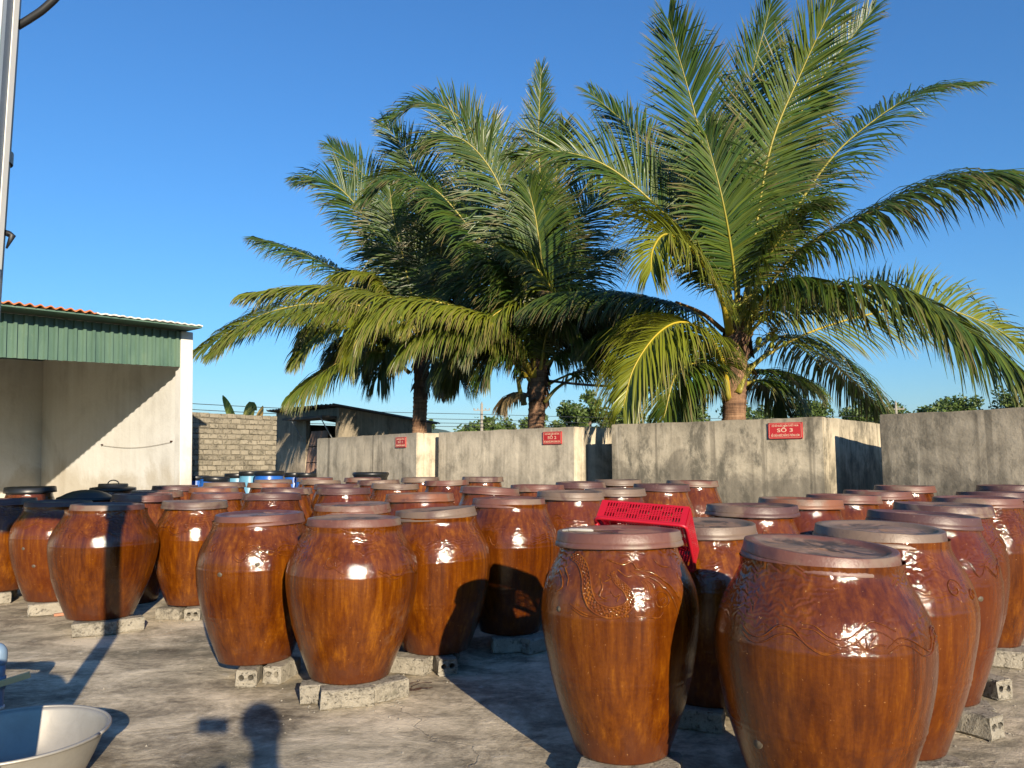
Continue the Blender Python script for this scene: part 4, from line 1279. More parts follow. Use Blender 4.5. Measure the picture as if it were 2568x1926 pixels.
TREES = [
    ('bushy_tree', -9.6, 80, 5.2, 4.2, "small bushy tree at the right end of the grey hut", 2),
    ('bushy_tree', -4.2, 80, 5.3, 4.0, "low bushy tree left of the far utility pole", 2),
    ('sparse_tree', -1.7, 70, 5.6, 2.6, "thin tree with open branches just right of the utility pole", 1),
    ('bushy_tree', 1.0, 80, 5.9, 5.2, "rounded bush between the utility pole and the middle palm", 2),
    ('bushy_tree', 4.6, 90, 5.9, 6.0, "low bush right of the middle palm trunk", 2),
    ('bushy_tree', 6.2, 80, 7.6, 3.6, "dark tree leaning on the tallest tree above the second tank", 0),
    ('tall_tree', 8.0, 80, 9.3, 3.8, "tallest far tree with a narrow top above the second tank", 1),
    ('bushy_tree', 11.0, 78, 6.9, 5.0, "light airy tree above the joint of second and third tanks", 2),
    ('tall_tree', 19.0, 80, 8.6, 3.8, "feathery tree just left of the nearest palm trunk", 1),
    ('bushy_tree', 24.4, 80, 7.4, 6.2, "dense round tree just right of the nearest palm trunk", 0),
    ('bushy_tree', 28.0, 84, 7.4, 5.0, "dense dark tree above the third red sign", 0),
    ('tall_tree', 31.0, 80, 8.0, 4.2, "taller tree right of the dense dark tree", 0),
    ('bushy_tree', 36.6, 80, 7.1, 5.0, "dark low tree above the shadowed side of the third tank", 0),
    ('tall_tree', 39.6, 82, 8.2, 4.4, "tree half covered by a drooping frond tip", 0),
    ('bushy_tree', 43.0, 80, 7.3, 4.6, "low tree beside the right utility pole", 2),
    ('bushy_tree', 47.0, 82, 8.3, 5.0, "round-topped tree above the rightmost tank", 0),
    ('bushy_tree', 50.5, 84, 7.4, 5.6, "low tree right of the round-topped tree", 2),
    ('tall_tree', 53.5, 80, 10.0, 4.6, "dark tree at the right edge of the photo", 0),
]
for k, (nm, x, y, h, w, lab, kind) in enumerate(TREES):
    tree(nm, x, y, h * 1.09, w * 1.08, lab, kind, 100 + k, 6500 if kind != 1 else 4200, 0.12 if kind != 1 else 0.3, 0.42)

# banana plant behind the block wall
bp = empty('banana_plant', (-7.2, 20.4, -0.06), 0, "banana plant showing three leaf tips above the block wall", 'banana plant')
MB().tube([(0, 0, 0), (0.02, 0, 0.8), (0.05, 0, 1.5)], [0.12, 0.10, 0.06], 10).build('stem', simple('banana_stem', (0.20, 0.22, 0.08), 0.6), bp, smooth=True)
def banana_leaf(pts, w, tint):
    C = catmull(pts, 16)
    m = MB()
    vs = []
    for k, p in enumerate(C):
        t = (C[min(k + 1, 16)] - C[max(k - 1, 0)]).normalized()
        s = t.cross(Vector((0.25, 1, 0.2))).normalized()
        ww = w * math.sin(math.pi * min(1, (k + 0.4) / 16.5)) ** 0.6
        vs += [p - s * ww + Vector((0, -.05 * ww, 0)), p + Vector((0, .25 * ww, 0)), p + s * ww + Vector((0, -.05 * ww, 0))]
    fs = []
    for k in range(16):
        b0 = k * 3
        fs += [(b0, b0 + 1, b0 + 4, b0 + 3), (b0 + 1, b0 + 2, b0 + 5, b0 + 4)]
    m.add(vs, fs)
    m.c = [tint] * len(m.v)
    m.build('leaf', BANANALEAF, bp, smooth=True, colname='tint')
banana_leaf([(0.05, 0, 1.4), (-0.15, 0.05, 2.2), (-0.35, 0.05, 2.75), (-0.50, 0.0, 3.10)], 0.13, (0.15, 0, .7, 1))
banana_leaf([(0.05, 0, 1.4), (0.15, 0, 2.1), (0.20, 0, 2.55), (0.28, 0, 2.82), (0.42, 0, 2.70)], 0.16, (0.2, .1, .3, 1))
banana_leaf([(0.05, 0, 1.4), (0.30, 0, 2.0), (0.48, 0, 2.5), (0.58, 0, 2.82)], 0.11, (0.95, .35, .6, 1))
banana_leaf([(0.05, 0, 1.4), (-0.45, 0, 1.9), (-0.8, 0, 2.2), (-1.1, 0, 2.1)], 0.16, (0.1, 0, .5, 1))

# ------------------------------------------------------------------ utility poles and wires
def upole(x, y, h, label):
    root = empty('utility_pole', (x, y, -0.06), 0, label, 'utility pole', 'far utility poles')
    MB().tube([(0, 0, 0), (0, 0, h)], [0.18, 0.11], 8).build('pole', CONCPOLE, root)
    MB().box(-0.75, 0.75, -0.05, 0.05, h - 0.65, h - 0.57).build('crossarm', CONCPOLE, root)
    for xx in (-0.7, -0.35, 0.35, 0.7, 0.0):
        z0 = h - 0.57 if xx else h
        MB().lathe([(0.03, z0), (0.06, z0 + 0.05), (0.04, z0 + 0.08), (0.055, z0 + 0.13), (0.0, z0 + 0.17)], 8, Matrix.Translation((xx, 0, 0))).build('insulator', CONCPOLE, root)
    return root
upole(-2.76, 70, 6.6, "far concrete utility pole with crossarm, left of the middle palm")
upole(35.0, 70, 6.7, "far utility pole above the rightmost tank's left end")
WIRES = [((-60, 46), (7.2, 5.6), 'top'), ((-60, 46), (6.75, 5.1), 'second'), ((-60, 46), (6.2, 4.75), 'third'), ((-60, 46), (5.75, 4.45), 'lowest')]
for i, nm in enumerate(("uppermost", "second highest", "third highest", "lowest")):
    x0, y0 = -34.0, 42.0
    za = (5.57, 5.23, 4.90, 4.63)[i]
    zb = (5.55, 5.05, 4.70, 4.40)[i]
    m = MB()
    p0, p1, p2 = Vector((x0, y0, za)), Vector((-2.76, 69.8, zb)), Vector((35.0, 69.8, zb - 0.1))
    m.tube([p0.lerp(p1, k / 10) + Vector((0, 0, -0.35 * math.sin(math.pi * k / 10))) for k in range(11)], 0.024, 4)
    m.tube([p1.lerp(p2, k / 10) + Vector((0, 0, -0.35 * math.sin(math.pi * k / 10))) for k in range(11)], 0.020, 4)
    tag(m.build('power_line', WIRE), nm + " of the four overhead wires crossing behind the palms", 'wire', 'overhead wires')

# ------------------------------------------------------------------ thin air haze, fading the far hill
hz = MB().box(-3500, 3500, -60, 3600, -1.2, 175).build('haze', None)
hmat = bpy.data.materials.new('haze_air')
hmat.use_nodes = True
ht = hmat.node_tree
ht.nodes.remove(ht.nodes['Principled BSDF'])
hv = ht.nodes.new('ShaderNodeVolumePrincipled')
hv.inputs['Color'].default_value = (0.62, 0.80, 1.0, 1)
hv.inputs['Density'].default_value = 0.00006
ht.links.new(hv.outputs[0], ht.nodes['Material Output'].inputs['Volume'])
hz.data.materials.append(hmat)
hz['kind'] = 'stuff'

# ------------------------------------------------------------------ glazed jars
PROFILE = [(0.0, .600), (0.02, .618), (0.10, .690), (0.22, .795), (0.36, .895), (0.50, .965), (0.59, .993), (0.655, 1.0), (0.72, .988), (0.79, .945), (0.855, .872), (0.915, .795), (0.95, .760), (0.975, .750), (1.0, .755)]
def smooth_prof(n):
    C = catmull([(z, r, 0) for z, r in PROFILE], 90)
    out = []
    for k in range(n + 1):
        z = k / n
        for a, b in zip(C, C[1:]):
            if b.x >= z - 1e-9:
                t = (z - a.x) / max(1e-9, b.x - a.x)
                out.append((z, a.y + (b.y - a.y) * t))
                break
    return out
SP = smooth_prof(60)
def prof_r(z):
    z = max(0, min(1, z))
    i = min(59, int(z * 60))
    t = z * 60 - i
    return SP[i][1] * (1 - t) + SP[i + 1][1] * t

class Jar:
    def __init__(self, H, md, seed, near):
        self.H, self.rm, self.s = H, md / 2, seed
        self.seg, self.rows = (112, 110) if near else (56, 44)
        r = random.Random(seed)
        self.r1, self.r2 = 0.675 + r.uniform(-.01, .02), 0.36 + r.uniform(-.04, .03)
        self.ph = r.uniform(0, 6)
        self.slim = r.uniform(-.012, .012)
    def rad(self, z, a):
        """radius at height fraction z and angle a: throwing marks, ridges, handmade wobble"""
        rr = prof_r(z + 0.004 * math.sin(a + self.ph)) * self.rm
        rr *= 1 + 0.010 * math.sin(2 * a + self.ph) + 0.006 * math.sin(3 * a - self.ph * 2 + z * 4)
        rr += 0.004 * noise.noise(Vector((math.cos(a) * 1.6, math.sin(a) * 1.6, z * 4 + self.s)))
        for zr, am in ((self.r1, .0022), (self.r2, .0022), (self.r2 - 0.028, .0012)):
            zz = zr + 0.006 * noise.noise(Vector((math.cos(a), math.sin(a), zr * 9 + self.s)))
            rr += am * math.exp(-((z - zz) / 0.0065) ** 2)
        return rr
    def point(self, z, a, off=0.0):
        q = self.rad(z, a) + off
        return Vector((q * math.cos(a), q * math.sin(a), z * self.H))
    def mesh(self):
        vs, fs = [], []
        S, N = self.seg, self.rows
        for k in range(N + 1):
            z = k / N
            for i in range(S):
                vs.append(self.point(z, 2 * math.pi * i / S))
        for k in range(N):
            for i in range(S):
                j = (i + 1) % S
                fs.append((k * S + i, k * S + j, (k + 1) * S + j, (k + 1) * S + i))
        fs.append(tuple(reversed(range(S))))
        m = MB()
        m.add(vs, fs)
        return m.mesh('body')
    def ribbon(self, m, zs, r0=0.006, seg=5):
        """raised clay coil on the wall; zs = [(height fraction, angle)]"""
        C = catmull([(z, a, 0) for z, a in zs], max(8, len(zs) * 6))
        pts = [self.point(c.x, c.y, r0 * 0.15) for c in C]
        n = len(pts)
        m.tube(pts, [r0 * (0.35 + 0.65 * math.sin(math.pi * (k + 0.6) / (n + 0.2)) ** 0.5) for k in range(n)], seg)
    def bead(self, m, z, a, r0=0.0065):
        p = self.point(z, a, 0.0)
        nrm = Vector((math.cos(a), math.sin(a), 0.0))
        t = Vector((-math.sin(a), math.cos(a), 0))
        up = Vector((0, 0, 1))
        ring = [p + (t * math.cos(w) + up * math.sin(w)) * r0 for w in [math.pi * k / 3 for k in range(6)]]
        ring2 = [p + nrm * r0 * 0.55 + (t * math.cos(w) + up * math.sin(w)) * r0 * 0.62 for w in [math.pi * k / 3 for k in range(6)]]
        vs = ring + ring2 + [p + nrm * r0 * 0.8]
        fs = [(k, (k + 1) % 6, 6 + (k + 1) % 6, 6 + k) for k in range(6)] + [(6 + k, 6 + (k + 1) % 6, 12) for k in range(6)]
        m.add(vs, fs)

LIDPROF = [(0.0, .044), (.10, .043), (.180, .043), (.203, .045), (.222, .052), (.231, .0575), (.236, .0585), (.254, .0592), (.2575, .0588), (.2590, .0570), (.2645, .0235), (.2650, .0220), (.2635, .0200), (.2650, .0180), (.2680, .0160), (.2710, .0020), (.2708, .0000), (.2690, -.0015), (.262, -.002), (.258, .010), (.252, .030), (0.0, .031)]
BLACKPROF = [(0.0, .070), (.15, .066), (.22, .052), (.24, .050), (.245, .062), (.255, .064), (.268, .058), (.272, .020), (.276, .0), (.268, -.002), (.262, .02), (0, .03)]
DOMEPROF = [(0.0, .105), (.06, .102), (.13, .090), (.19, .068), (.235, .042), (.258, .034), (.274, .028), (.278, .010), (.276, .0), (.268, .0), (.25, .02), (0, .06)]
STEPPROF = [(0.0, .085), (.12, .084), (.165, .082), (.172, .078), (.174, .046), (.25, .036), (.268, .032), (.272, .004), (.264, .0), (.255, .02), (0, .04)]
def lid_mesh(seed, kind, near):
    r = random.Random(seed)
    ph = r.uniform(0, 6)
    pr = {'clay': LIDPROF, 'black': BLACKPROF, 'dome': DOMEPROF, 'handle': STEPPROF}[kind]
    def wob(rr, z, a):
        q = 1 + 0.006 * math.sin(2 * a + ph) + 0.004 * noise.noise(Vector((math.cos(a) * 2, math.sin(a) * 2, seed)))
        return rr * q, z + 0.0022 * math.sin(a * 2 + ph * 2) + 0.002 * noise.noise(Vector((math.cos(a) * 3, math.sin(a) * 3, seed + 5)))
    m = MB()
    m.lathe(pr, 72 if near else 40, None, wob)
    return m.mesh('lid')

def shoulder_relief(J, seed, toward, m):
    """generic pressed clouds and scrolls round the shoulder, richest on the side seen"""
    r = random.Random(seed)
    for q in range(5):
        a0 = toward + r.uniform(-1.5, 1.5)
        z0 = r.uniform(.71, .87)
        kind = r.random()
        if kind < 0.45:                       # long wavy band
            L = r.uniform(.6, 1.2)
            J.ribbon(m, [(z0 + .028 * math.sin(k * 1.3 + q) - .01 * k * (0.5 - r.random()), a0 + L * k / 7) for k in range(8)], r.uniform(.003, .0045))
            J.ribbon(m, [(z0 - .02 + .028 * math.sin(k * 1.3 + q), a0 + L * k / 7) for k in range(8)], r.uniform(.002, .0035))
        elif kind < 0.8:                      # spiral cloud
            sc = r.uniform(.6, 1.2)
            J.ribbon(m, [(z0 + sc * .045 * (1 - k / 12) * math.sin(k * .8), a0 + sc * .13 * (1 - k / 12) * math.cos(k * .8)) for k in range(11)], r.uniform(.003, .0045))
        else:                                 # leaf spray
            for s in range(5):
                b = r.uniform(-.5, .5)
                J.ribbon(m, [(z0, a0), (z0 + .03 * math.sin(b * 3 + s), a0 + .05 * (s - 2)), (z0 + .045 * math.sin(b * 2 + s) + .01, a0 + .09 * (s - 2))], .003)

def dragon_relief(J, toward, m):
    """raised dragon: scaled curling body, mane lines, whiskers, claw and clouds. u: -1..1 across the side seen, v: 0..1 up the shoulder"""
    def q(u, v):
        return (0.675 + 0.27 * v, toward + math.asin(max(-.98, min(.98, u))))
    body = [(-.74, .98), (-.60, .90), (-.48, .70), (-.42, .45), (-.33, .22), (-.15, .12), (.02, .18), (.10, .32), (.05, .50), (-.06, .62), (-.12, .74)]
    C = catmull([(u, v, 0) for u, v in body], 70)
    wid = [0.075 * (1 - 0.45 * abs(k - 25) / 45) for k in range(71)]
    left, right = [], []
    for k in range(71):
        t = (C[min(70, k + 1)] - C[max(0, k - 1)]).normalized()
        nrm = Vector((-t.y * 0.75, t.x * 1.25, 0))
        left.append(C[k] + nrm * wid[k])
        right.append(C[k] - nrm * wid[k])
        for j, f in enumerate((-.62, -.2, .22, .62)):
            if (k + j) % 2 == 0:
                p = C[k] + nrm * wid[k] * f
                J.bead(m, *q(p.x, p.y), 0.0062)
    for side in (left, right):
        J.ribbon(m, [q(p.x, p.y) for p in side[::4]], .0052)
    J.ribbon(m, [q(p.x, p.y) for p in C[::4]], .0036)
    curves = [
        [(-.20, .95), (.02, .88), (.16, .92), (.24, .80), (.34, .84)],
        [(.18, .80), (.42, .74), (.58, .58), (.68, .38), (.74, .12)],
        [(.20, .74), (.40, .66), (.54, .50), (.62, .30), (.66, .05)],
        [(.12, .78), (.30, .68), (.44, .70), (.60, .64)],
        [(-.05, .80), (.06, .70), (.16, .70)],
        [(.26, .62), (.29, .52), (.25, .44)], [(.30, .62), (.34, .52), (.33, .44)], [(.34, .62), (.40, .56), (.41, .48)],
        [(.40, .36), (.46, .44), (.54, .40), (.56, .28), (.50, .20), (.42, .22), (.40, .32)],
        [(.46, .30), (.50, .34), (.52, .28), (.48, .25)],
        [(-.62, .22), (-.50, .12), (-.38, .06), (-.22, .04)], [(-.58, .14), (-.46, .05), (-.30, .02)],
        [(.14, .06), (.30, .05), (.42, .03), (.48, .12)],
        [(-.86, .72), (-.78, .60), (-.74, .46), (-.80, .36)], [(-.80, .78), (-.70, .62), (-.68, .48)],
        [(-.28, .66), (-.24, .52), (-.26, .38), (-.18, .32)], [(-.14, .46), (-.08, .38), (-.02, .42), (-.06, .30)],
        [(-.22, .60), (-.14, .66), (-.20, .72)], [(.50, .95), (.58, .84), (.70, .80)], [(.78, .70), (.80, .50), (.86, .34)],
        [(.20, .34), (.30, .32), (.36, .34)],
    ]
    for i, c in enumerate(curves):
        J.ribbon(m, [q(u, v) for u, v in c], .0050 if i < 3 else .0038)
    for k in range(9):
        J.bead(m, *q(-.18 + .03 * k, .06 + .01 * math.sin(k)), .005)

JAR_AT = {}
NEAR = {'J1', 'L1', 'J2', 'J3', 'J4', 'J5', 'J6', 'A', 'B', 'C', 'D', 'E', 'F', 'M', 'K', 'S', 'A1', 'a'}
BLOCK_TOP = 0.106
TONE = {0: 0.02, 1: 0.33, 2: 0.64, 3: 0.98}
for idx, (key, x, y, zl, onblk, md, tone, tilt, lk, lab) in enumerate(JARS):
    near = key in NEAR
    z0 = BLOCK_TOP if onblk else 0.002
    lid_top = 0.059
    H = zl - lid_top - z0 + 0.022          # the mouth stands a little up inside the lid
    J = Jar(H, md, 11 + idx * 7, near)
    root = empty('glazed_jar', (x, y, z0), 0, lab, 'jar', 'glazed jars in the yard')
    root.rotation_euler = (R(rnd.uniform(-.8, .8)), R(rnd.uniform(-.9, .9)), 0)
    body = link('body', J.mesh(), GLAZE, root, True)
    toward = math.atan2(-y, -x)
    if near:
        m = MB()
        if key == 'A':
            dragon_relief(J, toward + 0.03, m)
        else:
            shoulder_relief(J, 60 + idx, toward, m)
        rl = m.build('relief', GLAZE, body, True)
        rl['kind'] = 'stuff'
    lo = link('lid', lid_mesh(idx * 3 + 1, lk, near), CLAY if lk == 'clay' else BLACKP, root, True)
    lo['tone'] = TONE[tone]
    lsc = 1.0 if md > .63 else 0.98
    lo.location = (rnd.uniform(-.012, .012), rnd.uniform(-.010, .010), zl - z0 - lid_top)
    lo.rotation_euler = (R(tilt[1] + rnd.uniform(-.5, .5)), R(tilt[0] + rnd.uniform(-.5, .5)), 0)
    lo.scale = (lsc, lsc, 1)
    if lk == 'handle':
        MB().tube([(0.07 * math.cos(a), 0, 0.082 + 0.045 * math.sin(a)) for a in [math.pi * k / 8 for k in range(9)]], 0.008, 6).build('handle', BLACKP, lo, True)
    if abs(tilt[0]) > 2 or abs(tilt[1]) > 2:
        lo.location.z += 0.008
    JAR_AT[key] = (x, y, z0, J, toward, root, body)
def plug(key, zf, da, r=0.014):
    x, y, z0, J, tw, root, body = JAR_AT[key]
    p = J.point(zf, tw + da)
    nrm = Vector((math.cos(tw + da), math.sin(tw + da), 0.1)).normalized()
    M = Matrix.Translation(p - nrm * 0.003) @ nrm.to_track_quat('Z', 'Y').to_matrix().to_4x4()
    MB().lathe([(r * 1.25, 0.0), (r * 1.2, 0.004), (r * 0.95, 0.003), (r * 0.8, 0.0055), (0, 0.007)], 14, M).build('plug', PLUG, body, True)
for k, z, a, r in (('J3', .66, -.62, .013), ('J3', .72, .0, .010), ('L1', .58, -.75, .012), ('L1', .40, -.5, .013), ('B', .30, -.70, .016), ('B', .17, -.08, .017), ('B', .10, .06, .015), ('A', .70, -.80, .009), ('D', .62, .7, .012)):
    plug(k, z, a, r)

# ------------------------------------------------------------------ hollow cement blocks under the jars
def block_mesh(seed, L=0.22, Wd=0.115, Hh=0.102):
    r = random.Random(seed)
    prof = []
    c = 0.012
    w, h = Wd / 2, Hh / 2
    for cx, cz, a0 in ((w - c, h - c, 0), (-w + c, h - c, 90), (-w + c, -h + c, 180), (w - c, -h + c, 270)):
        for k in range(4):
            a = R(a0 + 30 * k)
            prof.append((cx + c * math.cos(a), cz + c * math.sin(a)))
    holes = []
    for hx in (-0.026, 0.026):
        holes.append([(hx + 0.0165 * math.cos(2 * math.pi * k / 12), 0.004 + 0.0165 * math.sin(2 * math.pi * k / 12)) for k in range(12)])
    rings = [prof] + [list(reversed(hh)) for hh in holes]
    m = MB()
    ys = [-L / 2 + L * k / 5 for k in range(6)]
    ids = []
    for ri, ring in enumerate(rings):
        lay = []
        for yi, yy in enumerate(ys):
            row = []
            for (px, pz) in ring:
                j = 0.0045 if ri == 0 else 0.001
                bot = ri == 0 and pz < -h + 0.02
                top = ri == 0 and pz > h - 0.014
                row.append(len(m.v))
                m.v.append((px + r.uniform(-j, j), yy + (r.uniform(-.006, .004) if yi in (0, 5) else r.uniform(-.01, .01)), pz + h + (0 if (bot or top) else r.uniform(-j, j)) - (r.uniform(0, .004) if top else 0)))
            lay.append(row)
        ids.append(lay)
        n = len(ring)
        for yi in range(5):
            for k in range(n):
                q = (k + 1) % n
                m.f.append((lay[yi][k], lay[yi][q], lay[yi + 1][q], lay[yi + 1][k]))
    for yi, flip in ((0, False), (5, True)):
        polys = [[Vector((p[0], p[1], 0)) for p in ring] for ring in rings]
        flat = [ids[ri][yi][k] for ri, ring in enumerate(rings) for k in range(len(ring))]
        for tri in tessellate_polygon(polys):
            t = tuple(flat[i] for i in tri)
            m.f.append(t if flip else tuple(reversed(t)))
    me = m.mesh('cement_block')
    bm = bmesh.new()
    bm.from_mesh(me)
    bmesh.ops.recalc_face_normals(bm, faces=bm.faces)
    bm.to_mesh(me)
    bm.free()
    me.materials.append(CEMENT)
    return me
BLK = [block_mesh(k) for k in range(8)]
def block(x, y, rz, label, k=None, sc=(1, 1, 1), group='cement blocks under the jars', z=0.001):
    o = bpy.data.objects.new('cement_block', BLK[(k if k is not None else rnd.randrange(8)) % 8])
    COL.objects.link(o)
    o.location = (x, y, z)
    o.rotation_euler = (0, 0, rz)
    o.scale = sc
    return tag(o, label, 'block', group)
def under(key, specs):
    x, y, z0, J, tw, root, body = JAR_AT[key]
    rb = 0.585 * J.rm
    for (da, dist, rz, k, sc, lab) in specs:
        a = tw + da
        block(x + math.cos(a) * dist * rb, y + math.sin(a) * dist * rb, a + rz, lab, k, sc)
FACE = R(90)
under('J3', [(-.18, 0.82, FACE, 0, (1, 1, 1), "clean upright block with two holes under the amber drip-marked jar"),
             (.85, 1.0, .2, 1, (1, 1.1, 1), "rough tan block at the right foot of the amber drip-marked jar"),
             (3.0, .6, 0, 2, (1, 1, 1), "block behind, carrying the back of the amber drip-marked jar")])
under('J4', [(-.05, 1.02, .12, 3, (1.1, 1.25, 1), "middle of the three rough blocks under the front left jar"),
             (-.95, .95, .9, 4, (1, .8, 1), "leftmost of the three rough blocks under the front left jar"),
             (.95, 1.10, -.5, 5, (1.1, 1.0, 1.0), "rightmost, pale block of the three under the front left jar"),
             (3.1, .6, 0, 6, (1, 1, 1), "block behind, carrying the back of the front left jar")])
under('J5', [(.25, .85, FACE, 6, (1, 1, 1), "upright block with two holes under the tilted-lid jar"),
             (-.80, 1.15, .35, 7, (1.15, 1.2, 1), "broken mossy block left under the tilted-lid jar"),
             (2.9, .6, 0, 1, (1, 1, 1), "block behind, carrying the back of the tilted-lid jar")])
under('J6', [(.05, .95, .1, 2, (1, 1.2, 1), "shaded grey block under the black-shaded jar"),
             (.85, 1.25, -.1, 3, (1.1, 1.2, 1), "shaded long block standing out right under the black-shaded jar"),
             (2.7, .6, .5, 0, (1, 1, 1), "block behind, carrying the back of the black-shaded jar")])
under('J1', [(-.12, .98, .05, 4, (1, 1.35, 1), "long stained block left under the pole-shadowed jar"),
             (.75, 1.05, -.55, 5, (1, 1.2, 1), "block crossed by shadow right under the pole-shadowed jar"),
             (3.1, .6, 0, 3, (1, 1, 1), "block behind, carrying the back of the pole-shadowed jar")])
under('L1', [(.0, .90, .05, 6, (1.05, 1.6, 1), "long broken block with side holes under the jar behind the pole-shadowed one"),
             (2.6, .6, 0, 0, (1, 1, 1), "block behind, carrying the back of the plugged jar at the left")])
under('L0', [(-.1, .9, .2, 1, (1, 1, 1), "block with one visible hole at the left edge"),
             (2.9, .6, 0, 2, (1, 1, 1), "block behind, carrying the back of the jar at the left edge")])
under('J2', [(.12, .92, FACE - .25, 2, (1, 1, 1), "small bright block with two holes under the pale-lidded jar"),
             (-.95, 1.0, .5, 7, (1, .9, .9), "crumbled block left under the pale-lidded jar"),
             (2.8, .6, .6, 5, (1, 1, 1), "block behind, carrying the back of the pale-lidded jar")])
under('A', [(-.15, .92, .1, 0, (1.1, 1.3, 1), "rough sunlit block under the dragon jar, cut by the bottom edge"),
            (.95, 1.05, .5, 4, (1.1, 1.0, 1), "coarse tan block at the right foot of the dragon jar"),
            (2.9, .6, 0, 3, (1, 1, 1), "block behind, carrying the back of the dragon jar")])
under('B', [(-.3, .8, 0, 5, (1, 1.2, 1), "block under the largest front jar, out of view below"),
            (2.2, .7, .5, 6, (1, 1, 1), "block behind, carrying the back of the largest front jar")])
under('C', [(.75, 1.0, -.3, 7, (1.1, 1.1, 1), "coarse pale block right under the grey-beige-lidded jar, at the bottom edge"),
            (.15, .85, .1, 2, (1, .8, 1), "block half in shade under the grey-beige-lidded jar"),
            (2.6, .6, 0, 1, (1, 1, 1), "block behind, carrying the back of the grey-beige-lidded jar")])
under('D', [(.72, 1.20, FACE + .35, 0, (1.1, 1.0, 1.05), "coarse block with two dark holes on the right, under the smooth reddish jar"),
            (1.35, 1.0, .4, 3, (1, .8, 1), "smaller block behind the one with two dark holes on the right"),
            (3.0, .6, 0, 4, (1, 1, 1), "block behind, carrying the back of the smooth reddish jar")])
under('E', [(.85, 1.2, FACE, 5, (1, .9, 1.05), "short pale block under the dark-streaked jar on the right"),
            (2.7, .6, 0, 6, (1, 1, 1), "block behind, carrying the back of the dark-streaked jar")])
under('F', [(.35, 1.05, -.3, 7, (1.1, 1.1, 1.05), "black-pitted block under the amber jar near the right edge"),
            (1.1, 1.15, .5, 2, (1, 1, 1), "white speckled block at the right edge"),
            (-.5, 1.0, .2, 1, (1, .8, 1), "small pale block left of the black-pitted block")])
under('M', [(-.25, .95, .1, 3, (1.05, 1.0, 1), "shaded block with two dark holes between the dragon jar and the largest jar"),
            (2.6, .6, 0, 0, (1, 1, 1), "block behind, carrying the back of the jar behind the crate")])
# shards of brick used as shims
tag(bevel_mesh(MB().box(-.07, .07, -.02, .02, 0.0, .022).build('brick_shard', BRICK), .004), "orange brick shard lying against the long broken block at the left", 'brick shard')
o = bpy.data.objects['brick_shard']
x, y, z0, J, tw, root, body = JAR_AT['L1']
o.location = (x + math.cos(tw + .25) * .32, y + math.sin(tw + .25) * .32, 0.002)
o.rotation_euler = (0, 0, tw + R(90) + .15)

# ------------------------------------------------------------------ blue drums and the bare black drum lid
def drum(x, y, r, h, mat, label, tilt=0, group='blue plastic drums'):
    h -= 0.05
    root = empty('plastic_drum', (x, y, 0.001), 0, label, 'drum', group)
    MB().lathe([(r * .86, 0), (r * .90, .02), (r * .95, h * .28), (r * .97, h * .30), (r * .95, h * .32), (r, h * .62), (r * 1.02, h * .64), (r, h * .66), (r * .97, h * .86), (r * .93, h * .90), (r * .93, h - .035)], 32, None, None, True).build('body', mat, root, True)
    lo = MB().lathe([(0, h - .012), (r * .80, h - .012), (r * .86, h - .002), (r * .97, h), (r * 1.0, h - .012), (r * 1.01, h - .075), (r * .96, h - .08), (r * .94, h - .04)], 32).build('lid', BLACKP, root, True)
    lo.rotation_euler = (0, R(tilt), 0)
    return root
drum(-4.95, 12.85, .225, 1.085, BLUEP, "blue drum with slanted black lid, nearest the shed pillar", 2)
drum(-4.80, 13.55, .22, 1.13, CYANP, "faded blue drum second from the shed pillar")
drum(-4.52, 13.35, .18, 1.17, CYANP, "palest blue tapered drum, third from the shed pillar")
drum(-4.06, 12.95, .245, 1.18, BLUEP, "broadest bright blue drum in the row before the hut")
drum(-4.05, 14.4, .185, 1.13, BLUEP, "dark blue drum right of the broadest one")
drum(-3.72, 14.0, .185, 1.13, BLUEP, "blue drum at the left corner of the first tank")
drum(-5.35, 13.1, .22, 1.10, BLUEP, "shaded drum half hidden by the shed pillar")
rt = empty('black_barrel', (-2.27, 12.45, -0.049), 0, "black drum with a ring-edged lid standing before the first tank", 'drum')
MB().lathe([(.22, 0), (.25, .03), (.26, .9), (.255, 1.06)], 32, None, None, True).build('body', BLACKP, rt, True)
MB().lathe([(0, 1.10), (.20, 1.10), (.235, 1.105), (.245, 1.15), (.27, 1.165), (.290, 1.155), (.292, 1.125), (.275, 1.105), (.265, 1.08), (.262, 1.04), (.25, 1.04)], 40).build('lid', BLACKP, rt, True)

